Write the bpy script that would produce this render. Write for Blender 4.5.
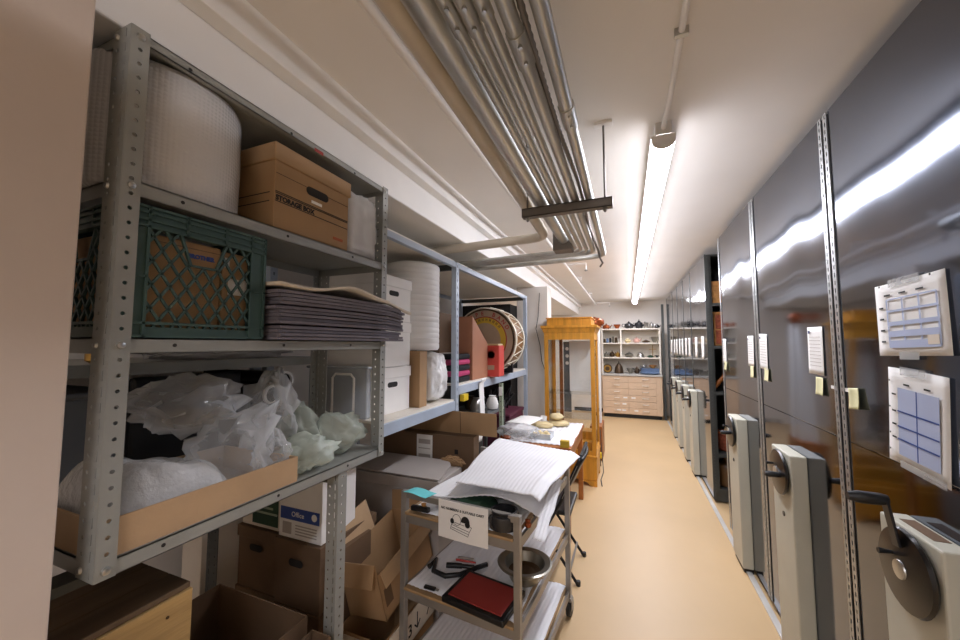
import bpy, bmesh, math, random
from mathutils import Vector, Matrix, noise
for o in list(bpy.data.objects): bpy.data.objects.remove(o)
S = bpy.context.scene
COL = S.collection
rad = math.radians
# ------------------------------------------------------------------ camera
cam = bpy.data.cameras.new('camera'); cam.sensor_width = 36; cam.lens = 365/960*36
cam.clip_start = .02
camera = bpy.data.objects.new('camera', cam); COL.objects.link(camera)
camera.location = (0, 0, 1.55); camera.rotation_euler = (rad(93.896), 0, rad(21.887))
S.camera = camera
# ------------------------------------------------------------------ world and exposure (light comes from the two strip lamps built below)
W = bpy.data.worlds.new('world'); S.world = W; W.use_nodes = True
W.node_tree.nodes['Background'].inputs[0].default_value = (.9, .92, 1, 1)
W.node_tree.nodes['Background'].inputs[1].default_value = .05
S.view_settings.view_transform = 'Standard'; S.view_settings.look = 'None'
S.view_settings.gamma = 1; S.view_settings.use_curve_mapping = False
S.view_settings.exposure = 1.08
LAMP_FRONT = 32.0      # emission of the long strip lamp in view
LAMP_BACK = 30.0        # emission of its twin behind the camera

# ------------------------------------------------------------------ materials
def lin(c):
    if isinstance(c, str):
        c = c.lstrip('#'); c = [int(c[i:i+2], 16) for i in (0, 2, 4)]
    out = []
    for v in c:
        v /= 255.; out.append(v/12.92 if v <= .04045 else ((v+.055)/1.055)**2.4)
    return tuple(out)+(1,)
MATS = {}
def mat(name, col, rough=.6, metal=0, var=.12, vscale=6, stretch=(1,1,1), bump=0, bscale=40, alpha=1, trans=0, col2=None, spec=.5, aniso=0, bdist=.01):
    m = bpy.data.materials.new(name); m.use_nodes = True; MATS[name] = m
    nt = m.node_tree; n = nt.nodes; L = nt.links
    p = n['Principled BSDF']
    p.inputs['Roughness'].default_value = rough; p.inputs['Metallic'].default_value = metal
    p.inputs['Alpha'].default_value = alpha; p.inputs['Transmission Weight'].default_value = trans
    p.inputs['Specular IOR Level'].default_value = spec
    c = lin(col)
    tc = n.new('ShaderNodeTexCoord'); mp = n.new('ShaderNodeMapping'); mp.inputs['Scale'].default_value = stretch
    L.new(tc.outputs['Object'], mp.inputs['Vector'])
    nz = n.new('ShaderNodeTexNoise'); nz.inputs['Scale'].default_value = vscale; nz.inputs['Detail'].default_value = 5
    L.new(mp.outputs[0], nz.inputs['Vector'])
    cr = n.new('ShaderNodeValToRGB')
    lo = lin(col2) if col2 else tuple(v*(1-var) for v in c[:3])+(1,)
    hi = c if col2 else tuple(min(1, v*(1+var*.6)) for v in c[:3])+(1,)
    cr.color_ramp.elements[0].position = .3; cr.color_ramp.elements[0].color = lo
    cr.color_ramp.elements[1].position = .7; cr.color_ramp.elements[1].color = hi
    L.new(nz.outputs['Fac'], cr.inputs[0]); L.new(cr.outputs[0], p.inputs['Base Color'])
    if bump:
        b = n.new('ShaderNodeBump'); b.inputs['Strength'].default_value = bump; b.inputs['Distance'].default_value = bdist
        nb = n.new('ShaderNodeTexNoise'); nb.inputs['Scale'].default_value = bscale; nb.inputs['Detail'].default_value = 4
        L.new(mp.outputs[0], nb.inputs['Vector']); L.new(nb.outputs['Fac'], b.inputs['Height']); L.new(b.outputs[0], p.inputs['Normal'])
    return m
mat('ceiling paint', '#f2ede6', .8, var=.03, vscale=2)
mat('wall paint', '#e6dfd6', .75, var=.04, vscale=2, bump=.05, bscale=60)
mat('pier paint', '#d6c6b8', .7, var=.05, vscale=3, bump=.05, bscale=50)
mat('fascia paint', '#f8f5f0', .6, var=.04, vscale=3, bump=.06, bscale=30)
mat('linoleum', '#cfb084', .42, var=.06, vscale=1.6, bump=.02, bscale=120)
mat('rack grey', '#9fa09a', .42, .15, var=.12, vscale=5, bump=.03)
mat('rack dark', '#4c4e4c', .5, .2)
mat('rack blue', '#b3bfce', .42, .1, var=.1)
mat('rack green', '#a7b29a', .45, .1, var=.1)
mat('galvanised sheet', '#b5b7b7', .35, .75, var=.15, vscale=9)
mat('galvanised pipe', '#c6c6c1', .38, .7, var=.2, vscale=14, stretch=(1,.2,1))
mat('beige pipe', '#cfc5b4', .5, var=.1)
mat('white pipe', '#f7f3ee', .5, var=.05)
mat('strut steel', '#7b7671', .5, .6, var=.15)
mat('bolt steel', '#c2c3c0', .3, .9)
mat('black plastic', '#17181a', .4, var=.2)
mat('wheel black', '#0e0e10', .28, var=.2)
mat('black metal', '#1d1e22', .35, .3)
mat('black cloth', '#1b1a1e', .9, bump=.3)
mat('rail steel', '#cfcdc8', .4, .25)
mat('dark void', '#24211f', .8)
mat('cardboard', '#ad8a63', .75, var=.1, vscale=8, stretch=(1,1,.3), bump=.08, bscale=70)
mat('cardboard light', '#bf9f7a', .75, var=.1, vscale=8, bump=.08, bscale=70)
mat('cardboard brown', '#6f563f', .78, var=.12, vscale=6, bump=.08, bscale=70)
mat('storage carton', '#a5835c', .72, var=.08, vscale=6, bump=.05, bscale=60)
mat('grey board', '#b8afa8', .75, var=.06)
mat('white card', '#f6f3ee', .7, var=.04)
mat('paper', '#f0eeea', .7, var=.03)
mat('kraft paper', '#e3d8c8', .75, var=.05)
mat('sticky note', '#f1edbe', .75, var=.04)
mat('foam charcoal', '#77727a', .9, var=.15, vscale=30, bump=.2, bscale=150)
mat('foam white', '#eeeef0', .55, var=.03, vscale=10)
mat('foam roll', '#fafaf9', .5, var=.04, vscale=8)
mat('crate green', '#425b56', .5, var=.12)
mat('ink black', '#1c1a1a', .7)
mat('ink blue', '#34509c', .6)
mat('ink navy', '#1e2f63', .6)
mat('ink green', '#274634', .7)
mat('ink red', '#a8423a', .7)
mat('print blue', '#b3bedb', .7, var=.04)
mat('tape clear', '#dfe2e2', .15, alpha=.35)
mat('oak', '#d2922f', .4, var=.3, vscale=4, stretch=(6,6,.6), bump=.05, bscale=12)
mat('oak dark', '#9a5a24', .42, var=.25, vscale=4, stretch=(6,6,.6))
mat('table wood', '#a9652c', .45, var=.25, vscale=4, stretch=(1,6,6))
mat('pine crate', '#b99761', .7, var=.28, vscale=3, stretch=(6,.8,8), bump=.15, bscale=20)
mat('pine dark', '#6b5640', .8, var=.3, vscale=3, stretch=(6,.8,8), bump=.15, bscale=20)
mat('cart steel', '#9e9a94', .36, .55, var=.12)
mat('cart wood', '#a98a63', .6, var=.2)
mat('handle beige', '#c6c3b2', .5, var=.04)
mat('drawer beige', '#dcc0a2', .5, var=.05)
mat('counter grey', '#b8b5ae', .45)
mat('shelf cream', '#e8e0d2', .6, var=.04)
mat('red pad', '#963028', .75, var=.12)
mat('teal paper', '#6fd3d6', .7)
mat('pewter', '#8f8b80', .32, .8, var=.25)
mat('dark pot', '#2b2b2d', .2, var=.2)
mat('copper', '#a3542c', .35, .6, var=.3)
mat('brass', '#b08a45', .35, .75, var=.2)
mat('silver', '#b5b2ac', .28, .85, var=.25)
mat('bronze', '#5a4836', .4, .6, var=.3)
mat('ceramic rose', '#c79a8c', .4, var=.15)
mat('blue enamel', '#6f86a8', .35, var=.2)
mat('holder brown', '#b27a5c', .7, var=.06)
mat('red tin', '#cf4a40', .5, var=.12)
mat('pink cloth', '#c0406f', .9)
mat('maroon', '#5e2438', .6)
mat('drum skin', '#b39c85', .6, var=.12, vscale=5)
mat('drum shell', '#8f6536', .45, var=.2)
mat('drum hoop', '#e4dcc8', .45)
mat('drum yellow', '#d7b13a', .6)
mat('jute', '#caa877', .9, bump=.4, bscale=120)
mat('stone cream', '#d9c596', .8, var=.15, bump=.3, bscale=30)
mat('yellow plastic', '#e3c21c', .45)
mat('rubber', '#232222', .6)
mat('wicker', '#9b4f35', .8, var=.4, vscale=40, bump=.5, bscale=60)
mat('basket tan', '#c1894d', .8, var=.3, vscale=30, bump=.4, bscale=60)
mat('jug brown', '#6a4a2b', .35, var=.25)
mat('grey bin', '#6d6f70', .5, var=.1)

def film(name, col, a0, a1, rough, bump, bscale, bdist=.02):
    # thin film: nearly clear face on, milky where it is seen edge on through more material
    m = mat(name, col, rough, var=.06, bump=bump, bscale=bscale, bdist=bdist)
    n = m.node_tree.nodes; L = m.node_tree.links
    w = n.new('ShaderNodeLayerWeight'); w.inputs[0].default_value = .5
    r = n.new('ShaderNodeMapRange'); r.inputs['To Min'].default_value = a0; r.inputs['To Max'].default_value = a1
    L.new(w.outputs['Facing'], r.inputs[0]); L.new(r.outputs[0], n['Principled BSDF'].inputs['Alpha'])
    return m
film('plastic film', '#eeefef', .16, .62, .1, .35, 18)
film('plastic film green', '#e4eee0', .32, .75, .14, .35, 18)
film('plastic clear pack', '#f6f5f3', .3, .7, .12, .4, 10)
film('plastic white', '#f3f2f0', .85, 1, .25, .5, 14)
film('plastic bin', '#dde3e8', .35, .8, .2, .05, 10)
film('plastic grey', '#c9c7c6', .3, .8, .15, .4, 18)

def bubble(name, col, alpha, scale):
    m = mat(name, col, .15, var=.05, alpha=alpha)
    n = m.node_tree.nodes; L = m.node_tree.links; p = n['Principled BSDF']
    uv = n.new('ShaderNodeUVMap')
    vo = n.new('ShaderNodeTexVoronoi'); vo.inputs['Scale'].default_value = scale; vo.inputs['Randomness'].default_value = 0
    L.new(uv.outputs[0], vo.inputs['Vector'])
    b = n.new('ShaderNodeBump'); b.invert = True; b.inputs['Strength'].default_value = .7; b.inputs['Distance'].default_value = .0035
    L.new(vo.outputs['Distance'], b.inputs['Height']); L.new(b.outputs[0], p.inputs['Normal'])
bubble('bubble wrap', '#e4e1de', .93, 95)
film('bubble sheet', '#e9e9e8', .5, .95, .12, .7, 70, .008)

def glass(name):
    m = bpy.data.materials.new(name); m.use_nodes = True; MATS[name] = m
    n = m.node_tree.nodes; L = m.node_tree.links
    n.remove(n['Principled BSDF'])
    t = n.new('ShaderNodeBsdfTransparent'); t.inputs[0].default_value = (.985, .99, .985, 1)
    g = n.new('ShaderNodeBsdfGlossy'); g.inputs['Roughness'].default_value = .03
    f = n.new('ShaderNodeLayerWeight'); f.inputs[0].default_value = .5
    pw = n.new('ShaderNodeMath'); pw.operation = 'POWER'; pw.inputs[1].default_value = 4; L.new(f.outputs['Facing'], pw.inputs[0])
    ad = n.new('ShaderNodeMath'); ad.operation = 'MULTIPLY_ADD'; ad.inputs[1].default_value = .6; ad.inputs[2].default_value = .04; L.new(pw.outputs[0], ad.inputs[0])
    x = n.new('ShaderNodeMixShader'); L.new(ad.outputs[0], x.inputs[0]); L.new(t.outputs[0], x.inputs[1]); L.new(g.outputs[0], x.inputs[2])
    L.new(x.outputs[0], n['Material Output'].inputs[0])
glass('glass')

def steel_panel():
    m = mat('brushed steel', '#6e7481', .2, 1, var=.05, vscale=1.5)
    n = m.node_tree.nodes; L = m.node_tree.links; p = n['Principled BSDF']
    tc = n.new('ShaderNodeTexCoord')
    # slow ripples of the thin sheet
    mp = n.new('ShaderNodeMapping'); mp.inputs['Scale'].default_value = (1, 1.5, .5); L.new(tc.outputs['Object'], mp.inputs[0])
    n1 = n.new('ShaderNodeTexNoise'); n1.inputs['Scale'].default_value = 1.1; n1.inputs['Detail'].default_value = 1; L.new(mp.outputs[0], n1.inputs[0])
    b1 = n.new('ShaderNodeBump'); b1.inputs['Strength'].default_value = 1; b1.inputs['Distance'].default_value = .011; L.new(n1.outputs['Fac'], b1.inputs['Height'])
    L.new(b1.outputs[0], p.inputs['Normal'])
    # smudges in the gloss
    n2 = n.new('ShaderNodeTexNoise'); n2.inputs['Scale'].default_value = 3; n2.inputs['Detail'].default_value = 6; L.new(mp.outputs[0], n2.inputs[0])
    mr = n.new('ShaderNodeMapRange'); mr.inputs['To Min'].default_value = .06; mr.inputs['To Max'].default_value = .10; L.new(n2.outputs['Fac'], mr.inputs[0])
    L.new(mr.outputs[0], p.inputs['Roughness'])
steel_panel()
def emit(name, col, strength):
    m = bpy.data.materials.new(name); m.use_nodes = True; MATS[name] = m
    p = m.node_tree.nodes['Principled BSDF']; p.inputs['Base Color'].default_value = (.9, .9, .9, 1)
    p.inputs['Emission Color'].default_value = lin(col); p.inputs['Emission Strength'].default_value = strength
emit('lamp lens', '#f3f4ff', LAMP_FRONT)
emit('lamp shoulder', '#f3f4ff', LAMP_FRONT*.2)
emit('lamp lens rear', '#f3f4ff', LAMP_BACK)
emit('lamp shoulder rear', '#f3f4ff', LAMP_BACK*.5)
mat('lamp housing', '#d8d4ce', .5)

# ------------------------------------------------------------------ mesh helpers
class MB:
    def __init__(s): s.v = []; s.f = []
    def add(s, vs, fs, M=None):
        o = len(s.v)
        s.v += [tuple(M @ Vector(p)) if M is not None else tuple(p) for p in vs]
        s.f += [tuple(o+i for i in f) for f in fs]; return s
    def box(s, x0, x1, y0, y1, z0, z1, M=None):
        vs = [(x, y, z) for z in (z0, z1) for y in (y0, y1) for x in (x0, x1)]
        return s.add(vs, [(0,2,3,1),(4,5,7,6),(0,1,5,4),(2,6,7,3),(0,4,6,2),(1,3,7,5)], M)
    def bar(s, a, b, w, h, up=(0,0,1)):
        a = Vector(a); b = Vector(b); d = (b-a); l = d.length; d.normalize()
        u = Vector(up); x = d.cross(u)
        if x.length < 1e-4: x = d.cross(Vector((1,0,0)))
        x.normalize(); u = x.cross(d)
        M = Matrix(((x.x,d.x,u.x,a.x),(x.y,d.y,u.y,a.y),(x.z,d.z,u.z,a.z),(0,0,0,1)))
        return s.box(-w/2, w/2, 0, l, -h/2, h/2, M)
    def tube(s, pts, r, n=10, caps=True, rs=None):
        P = [Vector(p) for p in pts]; rings = []
        prev = None
        for i, p in enumerate(P):
            d = (P[min(i+1, len(P)-1)]-P[max(i-1, 0)]).normalized()
            if prev is None:
                a = d.cross(Vector((0,0,1)))
                if a.length < 1e-3: a = d.cross(Vector((1,0,0)))
            else: a = prev-d*prev.dot(d)
            a.normalize(); prev = a; b = d.cross(a)
            R = rs[i] if rs else r
            rings.append([p+(a*math.cos(t)+b*math.sin(t))*R for t in [2*math.pi*k/n for k in range(n)]])
        vs = [v for g in rings for v in g]; fs = []
        for i in range(len(P)-1):
            for k in range(n):
                fs.append((i*n+k, i*n+(k+1)%n, (i+1)*n+(k+1)%n, (i+1)*n+k))
        if caps: fs += [tuple(range(n))[::-1], tuple((len(P)-1)*n+k for k in range(n))]
        return s.add(vs, fs)
    def lathe(s, prof, n=20, M=None, close=True):
        vs = []; fs = []
        for r, z in prof:
            vs += [(r*math.cos(2*math.pi*k/n), r*math.sin(2*math.pi*k/n), z) for k in range(n)]
        for i in range(len(prof)-1):
            for k in range(n): fs.append((i*n+k, i*n+(k+1)%n, (i+1)*n+(k+1)%n, (i+1)*n+k))
        if close: fs += [tuple(range(n))[::-1], tuple((len(prof)-1)*n+k for k in range(n))]
        return s.add(vs, fs, M)
    def prism(s, poly, h0, h1, M=None):
        n = len(poly)
        vs = [(x, y, h0) for x, y in poly]+[(x, y, h1) for x, y in poly]
        fs = [tuple(range(n))[::-1], tuple(range(n, 2*n))]+[(k, (k+1)%n, n+(k+1)%n, n+k) for k in range(n)]
        return s.add(vs, fs, M)
    def grid(s, fn, nu, nv):
        vs = [fn(i/nu, j/nv) for j in range(nv+1) for i in range(nu+1)]
        return s.add(vs, [(j*(nu+1)+i, j*(nu+1)+i+1, (j+1)*(nu+1)+i+1, (j+1)*(nu+1)+i) for j in range(nv) for i in range(nu)])
    def holes(s, o, u, v, length, width, pitch, hw, hl, rnd=True, z0=0):
        # a strip from o along u (length) and v (width) with a row of real holes
        o = Vector(o); u = Vector(u); v = Vector(v); n = max(1, int(length/pitch)); p = length/n
        for i in range(n):
            b = o+u*(i*p)
            out = [(0,0),(p/2,0),(p,0),(p,width/2),(p,width),(p/2,width),(0,width),(0,width/2)]
            inn = []
            for k in range(8):
                a = math.radians(225+45*k)
                ca, sa = math.cos(a), math.sin(a)
                if not rnd: ca = max(-1, min(1, ca*1.42)); sa = max(-1, min(1, sa*1.42))
                inn.append((p/2+ca*hl/2, width/2+sa*hw/2))
            vs = [b+u*x+v*y for x, y in out+inn]
            s.add(vs, [(k, (k+1)%8, 8+(k+1)%8, 8+k) for k in range(8)])
        return s
def new_obj(name, data, parent=None):
    o = bpy.data.objects.new(name, data); COL.objects.link(o)
    if parent is not None: o.parent = parent
    return o
def finish(o, smooth=False, bevel=0, solid=0, sub=0):
    if smooth:
        for p in o.data.polygons: p.use_smooth = True
        if smooth == 'auto': o.data.set_sharp_from_angle(angle=rad(35))
    if solid: m = o.modifiers.new('solid', 'SOLIDIFY'); m.thickness = solid; m.offset = 0
    if sub: m = o.modifiers.new('sub', 'SUBSURF'); m.levels = sub; m.render_levels = sub
    if bevel: m = o.modifiers.new('bevel', 'BEVEL'); m.width = bevel; m.segments = 2; m.limit_method = 'ANGLE'
    return o
def root_of(o):
    while o.parent is not None: o = o.parent
    return o
def part(name, mb, m, parent, world=False, smooth=False, bevel=0, solid=0, label=None, sub=0, kind=None):
    me = bpy.data.meshes.new(name)
    vs = mb.v
    if world:
        q = root_of(parent).location; vs = [(x-q.x, y-q.y, z-q.z) for x, y, z in vs]
    me.from_pydata(vs, [], mb.f); me.materials.append(MATS[m]); me.update()
    o = new_obj(name, me, parent)
    if label: o['label'] = label
    if kind: o['kind'] = kind
    return finish(o, smooth, bevel, solid, sub)
def tag(o, label, cat, group=None, kind=None):
    if label: o['label'] = label
    if cat: o['category'] = cat
    if group: o['group'] = group
    if kind: o['kind'] = kind
    return o
def thing(name, label, cat, loc=(0,0,0), rz=0, group=None):
    o = new_obj(name, None); o.empty_display_size = .05
    o.location = loc; o.rotation_euler = (0, 0, rz)
    return tag(o, label, cat, group)
def one(name, mb, m, label, cat, group=None, smooth=False, bevel=0, solid=0, kind=None, sub=0):
    xs = [p[0] for p in mb.v]; ys = [p[1] for p in mb.v]; zs = [p[2] for p in mb.v]
    c = ((min(xs)+max(xs))/2, (min(ys)+max(ys))/2, min(zs))
    me = bpy.data.meshes.new(name)
    me.from_pydata([(x-c[0], y-c[1], z-c[2]) for x, y, z in mb.v], [], mb.f); me.materials.append(MATS[m]); me.update()
    o = new_obj(name, me); o.location = c
    tag(o, label, cat, group, kind)
    return finish(o, smooth, bevel, solid, sub)
def struct(name, mb, m, bevel=0, parent=None):
    if parent is not None: return part(name, mb, m, parent, world=True, bevel=bevel)
    o = one(name, mb, m, None, None, bevel=bevel); o['kind'] = 'structure'; return o
def dup(r, loc, rz=None, label=None, group=None):
    c = r.copy(); COL.objects.link(c); c.location = loc
    if rz is not None: c.rotation_euler = (0, 0, rz)
    if label: c['label'] = label
    if group: c['group'] = group
    for ch in list(r.children):
        d = ch.copy(); COL.objects.link(d); d.parent = c
        for g in list(ch.children):
            e = g.copy(); COL.objects.link(e); e.parent = d
    return c
def text(s, size, m, parent, M, name='lettering', bold=0, align='LEFT', space=1, world=True, ext=.0004):
    cu = bpy.data.curves.new('t', 'FONT'); cu.body = s; cu.size = size; cu.extrude = ext; cu.offset = bold; cu.align_x = align; cu.space_character = space
    cu.resolution_u = 3
    t = bpy.data.objects.new('t', cu); COL.objects.link(t)
    bpy.context.view_layer.update()
    me = bpy.data.meshes.new_from_object(t.evaluated_get(bpy.context.evaluated_depsgraph_get()))
    bpy.data.objects.remove(t); bpy.data.curves.remove(cu)
    if world: M = Matrix.Translation(-root_of(parent).location) @ M
    me.transform(M); me.materials.clear(); me.materials.append(MATS[m])
    return new_obj(name, me, parent)
def frame(o, x, y):      # matrix with columns x, y, x cross y, origin o
    x = Vector(x).normalized(); y = Vector(y).normalized(); z = x.cross(y)
    return Matrix(((x.x,y.x,z.x,o[0]),(x.y,y.y,z.y,o[1]),(x.z,y.z,z.z,o[2]),(0,0,0,1)))
def blob(c, r, seed, amp=.25, freq=3, sub=4, zmin=None, ridge=.0, box=0):
    bm = bmesh.new(); bmesh.ops.create_icosphere(bm, subdivisions=sub, radius=1)
    off = Vector((seed*7.3, seed*3.1, seed*5.7)); mb = MB(); vs = []
    for v in bm.verts:
        p = v.co.copy()
        if box:
            k = max(abs(p.x), abs(p.y), abs(p.z)); p = p*(1-box)+p/k*box*.8
        d = noise.fractal(p*freq+off, 1, 2, 3)*amp
        if ridge: d += (1-abs(noise.noise(p*freq*1.7+off))*2)*ridge
        p *= 1+d
        q = Vector((c[0]+p.x*r[0], c[1]+p.y*r[1], c[2]+p.z*r[2]))
        if zmin is not None and q.z < zmin: q.z = zmin+random.Random(int(v.index)).random()*.0008
        vs.append(q)
    mb.add(vs, [[v.index for v in f.verts] for f in bm.faces]); bm.free()
    return mb
def crumple(c, r, seed, zmin, amp=.3, tie=None, sub=5, keep=.3):
    # crumpled film: folds that run up to a gathered point, then broken into flat facets
    bm = bmesh.new(); bmesh.ops.create_icosphere(bm, subdivisions=sub, radius=1)
    off = Vector((seed*7.3, seed*3.1, seed*5.7)); rn = random.Random(seed)
    td = Vector(tie or (rn.uniform(-.6, .6), rn.uniform(-.6, .6), 1)).normalized()
    for v in bm.verts:
        p = v.co.copy()
        g = max(0, p.dot(td))                                     # gathers towards the tie
        k = 1+amp*noise.noise(p*1.3+off)+amp*.55*noise.noise(p*2.9+off*2)
        k += amp*.5*(abs(noise.noise(p*3.4+off*3))-.25)*2+amp*.10*(abs(noise.noise(p*8+off))-.25)*2
        side = p-td*p.dot(td)
        if g > .55: p = td*p.dot(td)*(1+.35*(g-.55)/.45)+side*(1-.45*(g-.55)/.45)
        p *= k
        q = Vector((c[0]+p.x*r[0], c[1]+p.y*r[1], c[2]+p.z*r[2]))
        q += Vector((rn.uniform(-1, 1), rn.uniform(-1, 1), rn.uniform(-1, 1)))*.0012
        if q.z < zmin: q.z = zmin+rn.random()*.001
        v.co = q
    mb = MB(); mb.add([v.co.copy() for v in bm.verts], [[v.index for v in f.verts] for f in bm.faces]); bm.free()
    return mb
def decimate(o, keep):
    m = o.modifiers.new('facets', 'DECIMATE'); m.ratio = keep
    return o
def uv_cyl(o, z, k=.4):     # unrolls a standing roll so that bubbles line up around it
    me = o.data; uv = me.uv_layers.new(name='UVMap')
    for li, l in enumerate(me.loops):
        c = me.vertices[l.vertex_index].co; a = math.atan2(c.y, c.x)
        uv.data[li].uv = (a*.19, c.z) if z else (c.x, c.y)
# ------------------------------------------------------------------ the room
ZC = 2.55; XW = -2.1; YB = 9.05; YN = -4.2; XR = 3.0
struct('floor', MB().box(XW-.1, XR+.1, YN-.1, YB+.1, -.1, 0), 'linoleum')
struct('ceiling', MB().box(XW-.1, XR+.1, YN-.1, YB+.1, ZC, ZC+.1), 'ceiling paint')
struct('wall_left', MB().box(XW-.1, XW, YN, YB, 0, ZC), 'wall paint')
struct('wall_right', MB().box(XR, XR+.1, YN, YB, 0, ZC), 'wall paint')
struct('wall_back', MB().box(XW-.1, XR+.1, YB, YB+.1, 0, ZC), 'wall paint')
struct('wall_near', MB().box(XW-.1, XR+.1, YN-.1, YN, 0, ZC), 'wall paint')
# stepped boxed-in beam along the left
struct('trim_1', MB().box(XW, -1.058, YN, YB, 2.28, ZC), 'fascia paint', bevel=.006)
struct('trim_2', MB().box(-1.058, -1.0, YN, YB, 2.44, ZC), 'fascia paint', bevel=.004)
struct('wall_pier', MB().box(-1.30, -.905, 4.5, 4.75, 0, 2.28), 'wall paint', bevel=.005)
# end of the partition beside the camera
struct('wall_partition', MB().box(-1.275, -1.0, .17, .362, 0, 2.28), 'pier paint', bevel=.004)
struct('baseboard_back', MB().box(-1.2, .66, 9.03, 9.05, 0, .08), 'black plastic')

# ------------------------------------------------------------------ strip lamps
def strip_lamp(x, y0, y1, lens, label):
    t = thing('strip_lamp', label, 'lamp', (x, y0, ZC-.15))
    part('housing', MB().box(x-.034, x+.034, y0+.015, y1, ZC-.055, ZC), 'lamp housing', t, True, bevel=.004)
    # rounded diffuser: bright underside, dimmer shoulders
    F = frame((x, y1, ZC-.055), (1,0,0), (0,0,1)); n = 10; pr = []
    for k in range(n+1):
        a = math.pi*k/n; pr.append((-.05*math.cos(a), -.062*math.sin(a)**.6-.004))
    def strip(i0, i1):
        m = MB()
        for i in range(i0, i1):
            (a, b), (c, d) = pr[i], pr[i+1]
            m.add([(a, b, .03), (c, d, .03), (c, d, y1-y0-.03), (a, b, y1-y0-.03)], [(0, 1, 2, 3)], F)
        return m
    part('diffuser', strip(2, n-2), lens, t, True, smooth=True)
    sm = MB(); sh = lens.replace('lens', 'shoulder')
    part('diffuser_shoulder', strip(0, 2), sh, t, True, smooth=True); part('diffuser_shoulder', strip(n-2, n), sh, t, True, smooth=True)
    part('backing', MB().box(x-.05, x+.05, y0+.03, y1-.03, ZC-.06, ZC-.055), 'lamp housing', t, True)
    for y in (y0+.016, y1-.03):
        e = MB(); e.prism([(a*1.02, b*1.02) for a, b in pr], 0, .014, frame((x, y+.014, ZC-.055), (1,0,0), (0,0,1)))
        part('end_cap', e, 'lamp housing', t, True, bevel=.003)
    return t
strip_lamp(.176, 1.75, 8.5, 'lamp lens', 'long glowing white strip lamp on the ceiling over the aisle')
strip_lamp(.176, -3.9, -.9, 'lamp lens rear', 'strip lamp on the ceiling behind the camera')
c = MB().tube([(.185, -.92, ZC-.012), (.185, 1.6, ZC-.012), (.176, 1.72, ZC-.03), (.176, 1.77, ZC-.03)], .010, 8)
t = thing('lamp_conduit', 'thin white conduit feeding the strip lamp along the ceiling', 'conduit', (.185, .5, ZC-.02))
part('pipe', c, 'white pipe', t, True, smooth='auto')
for y in (.75, 1.25): part('clip', MB().box(.165, .205, y-.008, y+.008, ZC-.026, ZC), 'bolt steel', t, True)

# ------------------------------------------------------------------ conduits under the ceiling
def conduit(label, pts, r, m='galvanised pipe', couplings=(), group='ceiling conduits', n=12):
    P = [Vector(p) for p in pts]; out = [P[0]]
    for i in range(1, len(P)-1):
        a = (P[i-1]-P[i]); b = (P[i+1]-P[i]); R = min(.10, a.length*.45, b.length*.45); a.normalize(); b.normalize()
        for k in range(7):
            s = k/6; out.append(P[i]+a*R*(1-s)**2+b*R*s**2)
    out.append(P[-1])
    t = thing('conduit', label, 'conduit', P[0], group=group)
    part('pipe', MB().tube(out, r, n), m, t, True, smooth='auto')
    for (q, d) in couplings:
        q = Vector(q); d = Vector(d)
        part('coupling', MB().tube([q-d*.05, q+d*.05], r*1.22, n), m, t, True, smooth='auto')
        for e in (-.025, .025):
            s = q+d*e+Vector((.3, -.2, -1)).normalized()*r*1.2
            part('set_screw', MB().tube([s, s+Vector((0, 0, -.006))], .005, 6), 'bolt steel', t, True)
    return t
Y0 = -1.2
conduit('fattest galvanised conduit in the bundle, ending at a square box', [(-.362, Y0, 2.242), (-.366, 2.36, 2.242)], .037, n=18)
one('junction_box', MB().box(-.435, -.315, 2.36, 2.47, 2.165, 2.29), 'strut steel', 'square steel junction box at the end of the fat conduit', 'junction box', bevel=.005)
cz = 2.215
conduit('thin galvanised conduit right beside the fat one', [(-.312, Y0, cz), (-.312, 2.60, cz), (-1.5, 2.60, cz-.02)], .0128, couplings=[((-.312, .62, cz), (0,1,0))])
conduit('second thin conduit from the fat one, with a screwed coupling', [(-.279, Y0, cz), (-.279, 2.64, cz), (-1.5, 2.64, cz-.02)], .0138, couplings=[((-.279, .63, cz), (0,1,0))])
conduit('third thin conduit from the fat one in the ceiling bundle', [(-.245, Y0, cz), (-.245, 2.68, cz), (-1.5, 2.68, cz-.02)], .0128, couplings=[((-.245, .60, cz), (0,1,0))])
conduit('medium conduit with a flexible cable strapped along it', [(-.205, Y0, cz+.004), (-.205, 2.72, cz+.004), (-1.5, 2.72, cz-.02)], .018, couplings=[((-.205, .76, cz+.004), (0,1,0))])
conduit('conduit on the aisle side of the bundle, bending left last', [(-.142, Y0, cz+.006), (-.142, 2.86, cz+.006), (-.45, 2.80, cz-.02), (-1.5, 2.76, cz-.04)], .019, couplings=[((-.142, 1.05, cz+.006), (0,1,0))])
conduit('beige painted pipe turning left above the shelving', [(-.43, Y0, 2.262), (-.432, .6, 2.262), (-.457, 1.7, 2.262), (-.48, 2.36, 2.262), (-1.6, 2.32, 2.225)], .030, 'beige pipe', n=14)
# ribbed flexible cable
pts = []; rs = []
for k in range(260):
    y = -.6+k*.0128; pts.append((-.178+.006*math.sin(y*5), y, cz+.012+.004*math.sin(y*9))); rs.append(.0085 if k % 2 else .0065)
pts += [(-.17, 2.75, 2.19), (-.15, 2.79, 2.15), (-.17, 2.82, 2.13)]; rs += [.007]*3
one('flexible_cable', MB().tube(pts, .008, 8, rs=rs), 'strut steel', 'ribbed flexible cable running along the medium conduit', 'cable', smooth=True)
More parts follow.
